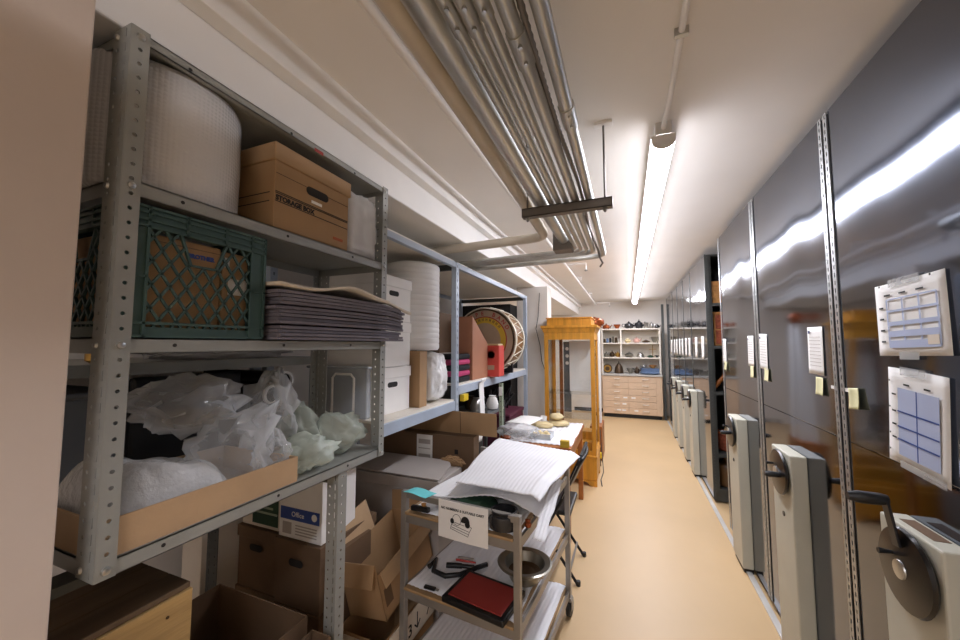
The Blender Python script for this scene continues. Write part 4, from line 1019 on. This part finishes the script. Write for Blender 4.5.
# sign hung on the near rail
t = thing('cart_sign', 'white paper sign with a drawing hung on the cart rail', 'sign', CM @ Vector((-.235, -.018, .738)), rz=CA)
part('sheet', MB().grid(lambda u, v: (-.118+.236*u, -.002-.004*math.sin(u*3), .154*v), 6, 4), 'paper', t, solid=.001)
text('NC NUMBERS & SUITABLE CART', .0142, 'ink black', t, frame((0, -.0075, .118), (1,0,0), (0,0,1)), align='CENTER', world=False, bold=.0002)
m = MB(); G = frame((0, -.0072, 0), (1,0,0), (0,0,1))
def disc(m, x, y, rx, ry, n=14, a0=0, a1=2*math.pi):
    m.prism([(x+rx*math.cos(a0+(a1-a0)*k/n), y+ry*math.sin(a0+(a1-a0)*k/n)) for k in range(n)], 0, .0006, G)
disc(m, .016, .084, .020, .022, 14, -.3, 3.6); disc(m, -.047, .077, .009, .011); disc(m, .026, .074, .012, .012)
def outline(pts, w=.0016):
    for a, b in zip(pts, pts[1:]): m.bar(G @ Vector((*a, 0)), G @ Vector((*b, 0)), w, .0006, up=(0, -1, 0))
outline([(-.055, .045), (-.05, .062), (.035, .048), (.028, .028), (-.055, .045)]); outline([(.035, .048), (.045, .066), (.038, .07)]); outline([(-.05, .062), (-.043, .074), (.01, .068)]); outline([(-.05, .052), (.03, .038)])
outline([(-.025+.02*math.cos(k*.45), .085+.022*math.sin(k*.45)) for k in range(15)])
part('drawing', m, 'ink black', t)
# middle tray things
t = thing('stamp_pad', 'dark red stamp pad in a black frame on the middle tray', 'stamp pad', (-.585, 1.50, .4835), rz=rad(-9))
part('case', MB().box(-.145, .145, -.105, .105, .0, .026), 'black plastic', t, bevel=.006)
part('pad', MB().box(-.125, .125, -.085, .085, .022, .029), 'red pad', t, bevel=.002)
t = thing('pewter_bowl', 'wide pewter bowl with a flanged rim on the middle tray', 'bowl', (-.455, 1.715, .4835))
F = Matrix.Translation((-.462, 1.70, .4835))
part('bowl', MB().lathe([(.0, 0), (.065, .0), (.07, .008), (.075, .035), (.098, .052), (.10, .062), (.122, .068), (.125, .073), (.117, .077), (.092, .072), (.084, .05), (.062, .018), (.0, .013)], 40, F, False), 'pewter', t, True, smooth='auto')
part('inset', MB().lathe([(.0, .03), (.05, .028), (.075, .035)], 24, F, False), 'bronze', t, True)
one('carry_strap', MB().tube([(-.905, 1.60, .492), (-.90, 1.66, .495), (-.87, 1.58, .492), (-.80, 1.565, .492), (-.74, 1.60, .493), (-.69, 1.67, .495), (-.655, 1.72, .492)], .011, 8), 'black plastic', 'curved black strap lying on the middle tray', 'strap', smooth=True)
t = thing('pocket_torch', 'short black torch with clip on the middle tray', 'torch', (-.75, 1.655, .4835))
part('barrel', MB().tube([(-.83, 1.635, .4965), (-.76, 1.655, .4965), (-.755, 1.656, .4965), (-.70, 1.67, .4965)], .012, 10, rs=[.012, .012, .009, .009]), 'black plastic', t, True, smooth='auto')
one('red_pen', MB().tube([(-.81, 1.70, .4915), (-.71, 1.712, .4915)], .006, 8, rs=[.006, .004]), 'red tin', 'red pen beside the black torch', 'pen', smooth='auto')
one('silver_pen', MB().tube([(-.81, 1.725, .4905), (-.73, 1.735, .4905)], .0055, 8), 'silver', 'silver pen beside the red pen', 'pen', smooth='auto')
t = thing('box_cutter', 'small silver and black cutter near the front edge of the tray', 'cutter', (-.82, 1.475, .4835))
part('body', MB().box(-.855, -.80, 1.462, 1.48, .484, .495), 'black plastic', t, True, bevel=.003); part('blade', MB().box(-.80, -.785, 1.466, 1.478, .487, .49), 'silver', t, True)

# ------------------------------------------------------------------ folding chair between cart and table
ch = thing('folding_chair', 'black folding chair between the cart and the table', 'chair', (-.52, 2.70, 0), rz=rad(0))
def ct(n, pts, r=.011, m='black metal'): return part(n, MB().tube(pts, r, 10), m, ch, smooth='auto')
for y in (-.2, .2):
    ct('front_leg', [(-.20, y, .0), (.08, y, .50), (.215, y, .80), (.22, y*.9, .82)])
    ct('rear_leg', [(.19, y*.88, .0), (-.10, y*.88, .40)], .010)
    part('foot_cap', MB().lathe([(.014, 0), (.014, .03)], 10, Matrix.Translation((.19, y*.88, 0))), 'rubber', ch)
ct('top_rail', [(.22, -.18, .82), (.22, .18, .82)])
ct('cross_bar', [(.14, -.176, .09), (.14, .176, .09)], .007, 'cart steel')
part('seat', MB().box(-.21, .15, -.18, .18, .42, .455), 'black plastic', ch, bevel=.012)
part('backrest', MB().grid(lambda u, v: (.135+.085*v+.02*(1-(2*u-1)**2), -.19+.38*u, .62+.18*v), 10, 4), 'black plastic', ch, solid=.018, smooth=True)
for y in (-.21, .21): part('side_strip', MB().bar((.10, y, .545), (.2, y, .765), .012, .004, up=(1,0,0)), 'cart steel', ch)

# ------------------------------------------------------------------ work table
tb = thing('work_table', 'brown wooden table with white foam top in front of the oak case', 'table', (-.755, 3.5, 0))
part('table_top', MB().box(-1.07, -.43, 2.98, 3.95, .705, .735), 'table wood', tb, True, bevel=.004)
for x in (-1.05, -.49):
    for y in (3.0, 3.88): part('leg', MB().box(x, x+.045, y, y+.045, 0, .705), 'table wood', tb, True, bevel=.003)
for x in (-1.04, -.465): part('apron', MB().box(x, x+.018, 3.045, 3.88, .61, .705), 'table wood', tb, True)
for y in (3.005, 3.9): part('apron', MB().box(-1.005, -.49, y, y+.018, .61, .705), 'table wood', tb, True)
one('foam_table_cover', ridged([(-1.06, 3.04, .737), (-.435, 3.04, .737), (-.435, 3.94, .737), (-1.06, 3.94, .737)], 90, 10, 14, .005, None, .001), 'foam white', 'ribbed white foam sheet covering the table', 'foam sheet', smooth=True, solid=.002)
one('yellow_block', MB().box(-.515, -.445, 2.99, 3.03, .7355, .79), 'drum yellow', 'yellow wooden block at the near table corner', 'block', bevel=.004)
def stone(x, y, z, r, seed, lab):
    one('stone_fragment', blob((x, y, z+r[2]*.7), r, seed, .25, 2.2, 3, z, .05), 'stone cream', lab, 'stone', 'stone fragments on the table', smooth=True)
stone(-.78, 3.62, .7445, (.09, .07, .03), 3, 'broad flat cream stone in the middle of the table')
stone(-.66, 3.75, .7445, (.11, .08, .03), 4, 'large cream slab carrying the small cream block')
stone(-.68, 3.76, .80, (.07, .055, .035), 5, 'small cream block on top of the large slab')
stone(-.88, 3.68, .7445, (.07, .06, .025), 6, 'cream chip at the left of the table stones')
t = thing('specimen_tray', 'open tray of cream fragments in the middle of the table', 'tray', (-.72, 3.22, .7445))
part('tray', MB().box(-.80, -.62, 3.14, 3.30, .7445, .75).box(-.80, -.795, 3.14, 3.30, .75, .79).box(-.625, -.62, 3.14, 3.30, .75, .79).box(-.80, -.62, 3.14, 3.145, .75, .79).box(-.80, -.62, 3.295, 3.30, .75, .79), 'plastic bin', t, True)
for k in range(5): stone(-.76+.027*k, 3.19+.05*(k % 2), .7515, (.022, .03, .028), 20+k, ['first', 'second', 'third', 'fourth', 'fifth'][k]+' cream fragment in the table tray from the left')
o = one('plastic_bag', blob((-.90, 3.12, .80), (.17, .12, .06), 71, .2, 2.6, 4, .745, .12), 'plastic film', 'clear plastic bag under the paper on the table', 'plastic bag', smooth=True)
one('paper_sheet', MB().grid(lambda u, v: (-1.02+.22*u+.06*v, 3.14+.30*v, .862+.012*v+.006*math.sin(u*4)), 6, 6), 'paper', 'blank white paper sheet lying on the bag on the table', 'paper', solid=.0015, smooth=True)
one('brown_fragment', blob((-.99, 3.05, .76), (.05, .03, .02), 35, .2, 3, 3, .745), 'copper', 'reddish fragment in the bag at the left of the table', 'fragment', smooth=True)
one('white_cup', MB().lathe([(.02, 0), (.03, .01), (.036, .06), (.033, .06), (.026, .012), (0, .01)], 18, Matrix.Translation((-.83, 3.85, .7445)), False), 'white card', 'small white cup at the back of the table', 'cup', smooth='auto')

# ------------------------------------------------------------------ oak display case
VX0, VX1, VY0, VY1 = -.91, -.352, 4.30, 4.80
v = thing('display_case', 'glazed oak display case with a stepped cornice', 'display case', (-.62, 4.55, 0))
part('base', MB().box(VX0, VX1+.012, VY0-.012, VY1, .06, .30), 'oak', v, True, bevel=.006)
part('plinth_foot', MB().prism([(0, 0), (.07, 0), (.1, .035), (.2, .06), (0, .06)], 0, .02, frame((VX0, VY0, 0), (1,0,0), (0,0,1))), 'oak', v, True)
part('plinth_foot', MB().prism([(0, 0), (-.07, 0), (-.1, .035), (-.2, .06), (0, .06)], 0, .02, frame((VX1+.012, VY0, 0), (1,0,0), (0,0,1))), 'oak', v, True)
part('plinth_foot', MB().box(VX1-.03, VX1+.01, VY1-.06, VY1, 0, .06), 'oak', v, True); part('plinth_foot', MB().box(VX0, VX0+.04, VY1-.06, VY1, 0, .06), 'oak', v, True)
part('base_moulding', MB().box(VX0, VX1+.018, VY0-.018, VY1, .30, .325), 'oak', v, True, bevel=.006)
for x in (VX0, VX1-.035):
    for y in (VY0, VY1-.035): part('corner_post', MB().box(x, x+.045, y, y+.035, .325, 1.66), 'oak', v, True, bevel=.003)
part('rail', MB().box(VX0+.045, VX1-.035, VY0, VY0+.03, 1.61, 1.66), 'oak', v, True); part('rail', MB().box(VX0+.045, VX1-.035, VY0, VY0+.03, .325, .37), 'oak', v, True)
part('rail', MB().box(VX1-.02, VX1+.01, VY0+.035, VY1-.035, 1.61, 1.66), 'oak', v, True); part('rail', MB().box(VX1-.02, VX1+.01, VY0+.035, VY1-.035, .325, .37), 'oak', v, True)
part('frieze', MB().box(VX0, VX1+.01, VY0, VY1, 1.66, 1.685), 'oak', v, True, bevel=.003)
m = MB()
prof = [(.0, 1.685), (.008, 1.70), (.02, 1.735), (.034, 1.75), (.034, 1.775)]
for i in range(len(prof)-1):
    d0, z0 = prof[i]; d1, z1 = prof[i+1]
    R0 = [(VX0-d0, VY0-d0, z0), (VX1+.01+d0, VY0-d0, z0), (VX1+.01+d0, VY1, z0), (VX0-d0, VY1, z0)]; R1 = [(VX0-d1, VY0-d1, z1), (VX1+.01+d1, VY0-d1, z1), (VX1+.01+d1, VY1, z1), (VX0-d1, VY1, z1)]
    m.add(R0+R1, [(k, (k+1) % 4, 4+(k+1) % 4, 4+k) for k in range(4)]+([(4, 5, 6, 7)] if i == 3 else []))
part('cornice', m, 'oak', v, True)
part('crown', MB().box(VX0+.03, VX1-.02, VY0+.02, VY1-.02, 1.775, 1.855).box(VX0+.02, VX1-.01, VY0+.01, VY1-.01, 1.855, 1.87), 'oak', v, True, bevel=.003)
part('pane', MB().box(VX0+.045, VX1-.035, VY0+.012, VY0+.016, .37, 1.61), 'glass', v, True, label='clear glass front pane')
part('pane', MB().box(VX1-.006, VX1-.002, VY0+.035, VY1-.035, .37, 1.61), 'glass', v, True, label='clear glass side pane')
part('pane', MB().box(VX0+.045, VX1-.035, VY1-.012, VY1-.008, .37, 1.61), 'glass', v, True, label='clear glass back pane')
part('pane', MB().box(VX0+.01, VX0+.014, VY0+.035, VY1-.035, .37, 1.61), 'glass', v, True, label='clear glass left pane')
part('mullion', MB().box(VX0+.10, VX0+.14, VY1-.05, VY1-.012, .325, 1.66), 'oak dark', v, True)
part('glass_shelf', MB().box(VX0+.02, VX1-.02, VY0+.06, VY1-.02, .98, .986), 'glass', v, True); part('glass_shelf', MB().box(VX0+.02, VX1-.02, VY0+.06, VY1-.02, .70, .706), 'glass', v, True)
part('step', MB().box(VX0+.25, VX1-.04, VY0+.05, VY0+.35, .325, .46), 'oak', v, True, bevel=.003); part('step', MB().box(VX0+.25, VX1-.04, VY0+.15, VY0+.35, .46, .55), 'oak', v, True, bevel=.003)
part('white_backing', MB().box(VX0+.25, VX1-.045, VY1-.21, VY1-.205, .99, 1.60), 'paper', v, True)
part('door_lock', MB().lathe([(.008, 0), (.008, .003)], 10, frame((VX1-.014, VY0, .98), (1,0,0), (0,0,1))), 'brass', v, True)
t = thing('photo_strip', 'tall grey banner with pale circles inside the display case', 'banner', (-.74, 4.7, .707))
part('sheet', MB().box(VX0+.155, VX0+.245, VY1-.06, VY1-.05, .71, 1.59), 'grey bin', t, True)
for k in range(3): part('circle', MB().lathe([(.022, 0), (.022, .001)], 14, frame((VX0+.2, VY1-.0605, 1.5-k*.09), (1,0,0), (0,0,1))), 'white card', t, True)
# what leans beside the case
for k, (y, x, lab) in enumerate([(5.3, -.40, 'tall white board leaning past the display case, nearer one'), (5.5, -.375, 'tall white board leaning past the display case, farther one')]):
    one('white_board', MB().box(x-.012, x+.012, y, y+.12, .45 if k == 0 else .45, 1.80), 'paper', lab, 'board', 'white boards beside the display case')
one('board_rest', MB().box(-.50, -.34, 5.25, 5.75, 0, .449), 'oak dark', 'dark wooden chest carrying the white boards', 'chest', bevel=.006)
one('wood_figure', blob((-.40, 5.4, 1.86), (.09, .14, .07), 44, .35, 2.4, 3, 1.801, .2), 'copper', 'reddish carved object on top of the white boards', 'carving', smooth=True)
t = thing('yellow_tape_tool', 'yellow and black tape dispenser on the floor past the case', 'tape dispenser', (-.37, 5.0, 0))
part('body', MB().box(-.42, -.33, 5.0, 5.06, .10, .17), 'yellow plastic', t, True, bevel=.01); part('handle', MB().tube([(-.37, 5.03, 0), (-.37, 5.03, .10)], .025, 12), 'black plastic', t, True)
pts = [(-.335, 4.82, .5), (-.325, 4.86, .25), (-.30, 4.75, .02), (-.315, 4.5, .012), (-.29, 4.3, .012)]
one('floor_cable', MB().tube(pts, .005, 6), 'rack dark', 'thin dark cable trailing beside the display case', 'cable', smooth=True)
# ------------------------------------------------------------------ drawers and open shelves at the back
DX0, DX1, DY = -.52, .655, 8.45
dc = thing('drawer_cabinet', 'wide beige cabinet of twelve drawers at the end wall', 'drawers', (.07, 8.7, 0))
part('carcass', MB().box(DX0, DX1, DY+.02, 9.04, .08, .885), 'drawer beige', dc, True)
part('toe_kick', MB().box(DX0+.02, DX1-.02, DY+.06, 9.04, 0, .08), 'black plastic', dc, True)
part('end_filler', MB().box(DX1-.11, DX1, DY, DY+.02, .085, .885), 'drawer beige', dc, True)
cols = ((-.512, .005), (.01, .54))
for ci, (a, b) in enumerate(cols):
    for k in range(6):
        z0 = .09+k*.1325; z1 = z0+.128
        d = part('drawer', MB().box(a, b, DY, DY+.02, z0, z1), 'drawer beige', dc, True, bevel=.003)
        c = (a+b)/2+(.03 if ci == 0 else .06)
        part('handle', MB().tube([(c-.055, DY, z0+.075), (c-.055, DY-.025, z0+.07), (c+.055, DY-.025, z0+.07), (c+.055, DY, z0+.075)], .008, 6), 'shelf cream', d, True, smooth='auto')
for x, k in ((-.06, 2), (.10, 2), (-.08, 1), (-.19, 0), (-.09, 0), (.15, 0)):
    z = .09+k*.1325+.06
    part('card', MB().box(x-.04, x+.04, DY-.0015, DY, z, z+.03), 'white card', dc, True)
one('counter_top', MB().box(DX0-.02, DX1+.02, DY-.02, 9.04, .886, .92), 'counter grey', 'grey counter slab on the beige drawers', 'counter', bevel=.005)
HY0, HY1 = 8.70, 9.04
sh = thing('wall_shelf_unit', 'cream open shelf unit above the counter', 'shelf', (.07, 8.87, .92))
for x in (-.52, -.125, .655): part('upright', MB().box(x-.016, x+.016, HY0, HY1, .921 if abs(x) > .2 else 1.27, 1.90), 'shelf cream', sh, True)
for z in (1.25, 1.57, 1.885): part('shelf_board', MB().box(-.535, .67, HY0-.005, HY1, z, z+.026), 'shelf cream', sh, True)
part('back_panel', MB().box(-.52, .655, HY1-.008, HY1, .921, 1.9), 'shelf cream', sh, True)
one('steel_upright', MB().box(.685, .73, 8.5, 8.56, 0, 2.4), 'rack dark', 'dark steel upright between the drawers and the last unit', 'post')
YS = 8.83
def pot(label, x, z, r, h, m, kind='teapot', y=YS):
    t = thing('vessel', label, 'vessel', (x, y, z), group='vessels on the end shelves')
    F = Matrix.Translation((x, y, z))
    if kind == 'teapot':
        part('body', MB().lathe([(r*.45, 0), (r*.8, h*.08), (r, h*.35), (r*.85, h*.62), (r*.4, h*.75), (r*.35, h*.8), (r*.1, h*.9), (r*.12, h), (0.001, h)], 16, F), m, t, True, smooth='auto')
        part('spout', MB().tube([(x+r*.8, y, z+h*.3), (x+r*1.2, y, z+h*.45), (x+r*1.45, y, z+h*.75)], .01, 8, rs=[r*.22, r*.15, r*.1]), m, t, True, smooth='auto')
        part('handle', MB().tube([(x-r*.8, y, z+h*.6), (x-r*1.35, y, z+h*.62), (x-r*1.4, y, z+h*.3), (x-r*.9, y, z+h*.2)], r*.08, 6), m, t, True, smooth='auto')
    elif kind == 'mug':
        part('body', MB().lathe([(r*.85, 0), (r, h*.1), (r*.9, h*.9), (r, h), (r*.85, h), (r*.8, h*.1), (0, h*.08)], 16, F, False), m, t, True, smooth='auto')
        part('handle', MB().tube([(x+r*.9, y, z+h*.8), (x+r*1.5, y, z+h*.75), (x+r*1.5, y, z+h*.3), (x+r*.9, y, z+h*.2)], r*.1, 6), m, t, True, smooth='auto')
    elif kind == 'bowl':
        part('body', MB().lathe([(r*.4, 0), (r*.45, h*.15), (r*.9, h*.7), (r, h), (r*.94, h), (r*.8, h*.65), (0, h*.25)], 18, F, False), m, t, True, smooth='auto')
        for s in (-1, 1): part('handle', MB().tube([(x+s*r*.92, y, z+h*.75), (x+s*r*1.2, y, z+h*.95), (x+s*r*1.2, y, z+h*.6), (x+s*r*.85, y, z+h*.55)], r*.06, 6), m, t, True, smooth='auto')
    elif kind == 'dish':
        part('body', MB().lathe([(r*.5, 0), (r*.9, h*.3), (r, h*.45), (r*.95, h*.5), (r*.5, h*.85), (0.001, h)], 18, F), m, t, True, smooth='auto')
        part('knob', MB().lathe([(r*.06, 0), (r*.1, h*.1), (.001, h*.2)], 8, Matrix.Translation((x, y, z+h*.98))), m, t, True)
    elif kind == 'bell':
        part('body', MB().lathe([(r, 0), (r*.98, h*.2), (r*.8, h*.55), (r*.4, h*.8), (r*.1, h*.88), (r*.12, h), (.001, h)], 16, F), m, t, True, smooth='auto')
    elif kind == 'clock':
        part('case', MB().lathe([(r, -.03), (r*1.02, 0), (r, .03)], 20, frame((x, y, z+r), (1,0,0), (0,0,1))), m, t, True, smooth='auto')
        part('dial', MB().lathe([(r*.8, .031), (r*.8, .034)], 20, frame((x, y, z+r), (1,0,0), (0,0,1))), 'brass', t, True)
        part('dial', MB().lathe([(r*.45, .034), (r*.45, .037)], 16, frame((x, y, z+r), (1,0,0), (0,0,1))), 'bronze', t, True)
    return t
zt, z3, z2, z1 = 1.9115, 1.5965, 1.2765, .9205
# top of the unit
pot('reddish copper pot at the left end of the top shelf', -.43, zt, .085, .13, 'copper'); pot('low copper dish on the top shelf', -.20, zt, .075, .10, 'copper', 'bowl')
pot('black teapot in the middle of the top shelf', .05, zt, .10, .17, 'dark pot'); pot('black kettle beside the black teapot', .26, zt, .085, .20, 'dark pot')
pot('silver mug on the top shelf', .40, zt, .05, .13, 'silver', 'mug'); pot('tall silver jug on the top shelf', .51, zt, .05, .15, 'silver'); pot('small black pot at the right end of the top shelf', .62, zt, .05, .10, 'dark pot')
# third shelf
for k in range(6):
    pot(['dark mug', 'pale blue mug', 'black mug', 'tall pewter mug', 'dark pewter mug', 'white mug'][k]+' in the row on the left of the third shelf', -.475+k*.062, z3, .026, (.09, .10, .11, .14, .12, .10)[k], ['bronze', 'blue enamel', 'dark pot', 'pewter', 'bronze', 'white card'][k], 'mug')
pot('pale ceramic dish on the third shelf', .02, z3, .07, .10, 'stone cream', 'dish'); pot('rose ceramic pot on the third shelf', .20, z3, .07, .13, 'ceramic rose'); pot('low dark dish on the third shelf', .39, z3, .085, .06, 'bronze', 'dish'); pot('two-handled silver bowl on the third shelf', .56, z3, .075, .13, 'pewter', 'bowl')
# second shelf
pot('pewter teapot at the left of the second shelf', -.44, z2, .055, .12, 'pewter'); pot('bronze teapot behind on the second shelf', -.32, z2, .055, .15, 'bronze', y=YS+.06); pot('brass pot by the divider on the second shelf', -.20, z2, .05, .13, 'brass')
pot('domed pewter dish on the second shelf', .04, z2, .10, .11, 'pewter', 'dish'); pot('round bell-shaped silver cover on the second shelf', .27, z2, .08, .12, 'silver', 'bell'); pot('low dark green tray on the second shelf', .47, z2, .07, .05, 'ink green', 'dish'); pot('dark bowl at the right of the second shelf', .60, z2, .045, .05, 'dark pot', 'bowl')
one('cross_stand', MB().box(.515, .527, 8.90, 8.912, z2, z2+.27).box(.45, .59, 8.90, 8.912, z2+.17, z2+.18).box(.47, .57, 8.87, 8.94, z2, z2+.01), 'brass', 'thin brass cross-shaped stand on the second shelf', 'stand')
# counter
pot('brass-faced clock on the counter', -.42, z1, .10, .2, 'bronze', 'clock', y=8.75); pot('dark bell on the counter beside the clock', -.18, z1, .095, .26, 'bronze', 'bell', y=8.75); pot('pewter bowl on the counter', .06, z1, .08, .12, 'pewter', 'bowl', y=8.75); pot('dark pot on the counter', .19, z1, .06, .16, 'bronze', y=8.82)
t = thing('platter', 'large blue enamel platter on the counter', 'platter', (.42, 8.64, z1))
part('dish', MB().lathe([(.10, 0), (.18, .02), (.20, .035), (.19, .04), (.1, .02), (0, .018)], 28, Matrix.Translation((.44, 8.645, z1)), False), 'blue enamel', t, True, smooth='auto')
one('blue_tray', MB().box(.26, .64, 8.86, 9.0, z1, z1+.10).box(.25, .65, 8.85, 9.01, z1+.10, z1+.115), 'blue enamel', 'long blue box behind the platter', 'box', bevel=.01)
pot('pair of silver jugs on the blue box, left', .33, z1+.116, .05, .10, 'silver', y=8.93); pot('tan wooden bowl on the blue box, right', .52, z1+.116, .07, .07, 'basket tan', 'bowl', y=8.93)
# ------------------------------------------------------------------ contents of the open-sided unit
GY = 4.36
one('black_bag', blob((.96, GY+.14, 2.17), (.14, .12, .19), 91, .08, 2, 4, 1.976, .04), 'black cloth', 'round black bag on the top shelf in the gap', 'bag', smooth=True)
one('wooden_box', MB().box(.82, 1.10, GY-.02, GY+.01, 1.976, 2.20).box(.81, 1.11, GY-.025, GY+.012, 2.185, 2.20), 'basket tan', 'tan wooden board front on the top shelf in the gap', 'box')
t = thing('wicker_chest', 'tan drawer chest on the second shelf in the gap', 'chest', (.99, GY+.1, 1.541))
part('body', MB().box(.83, 1.15, GY, GY+.28, 1.541, 1.87), 'basket tan', t, True, bevel=.006); part('lid', MB().box(.82, 1.16, GY-.01, GY+.29, 1.87, 1.885), 'basket tan', t, True)
for k in range(2): part('drawer', MB().box(.845, 1.135, GY-.008, GY, 1.56+k*.155, 1.70+k*.155), 'wicker', t, True, bevel=.004)
one('wooden_club', MB().tube([(.80, GY+.0, 1.10), (.90, GY+.05, 1.22), (1.0, GY+.08, 1.36)], .02, 10, rs=[.022, .018, .014]), 'table wood', 'wooden club leaning on the third shelf in the gap', 'club', smooth='auto')
one('dark_carton', MB().box(.95, 1.3, GY+.12, GY+.35, 1.081, 1.42), 'cardboard brown', 'dark carton behind the leaning club', 'box')
m = MB().lathe([(.10, 0), (.13, .02), (.15, .16), (.155, .18), (.145, .18), (.12, .03), (0, .02)], 24, Matrix.Translation((.96, GY+.15, .4715)), False)
one('reed_basket', m, 'wicker', 'reddish woven basket on the fourth shelf in the gap', 'basket', smooth='auto')
for k in range(5): one('shuttle', MB().tube([(.86+.05*k, GY+.05, .655+.03*(k % 2)), (.90+.05*k, GY+.25, .66+.03*(k % 2))], .02, 8, rs=[.022, .012]), 'jute' if k % 2 else 'copper', ['first', 'second', 'third', 'fourth', 'fifth'][k]+' spindle in the reddish basket from the left', 'spindle', 'spindles in the basket', smooth='auto')
t = thing('stone_jug', 'brown glazed jug on the bottom shelf in the gap', 'jug', (.92, GY+.12, .1315))
part('body', MB().lathe([(.07, 0), (.09, .01), (.095, .17), (.07, .22), (.03, .25), (.03, .28), (.036, .285), (0.001, .285)], 24, Matrix.Translation((.91, GY+.10, .1315))), 'jug brown', t, True, smooth='auto')
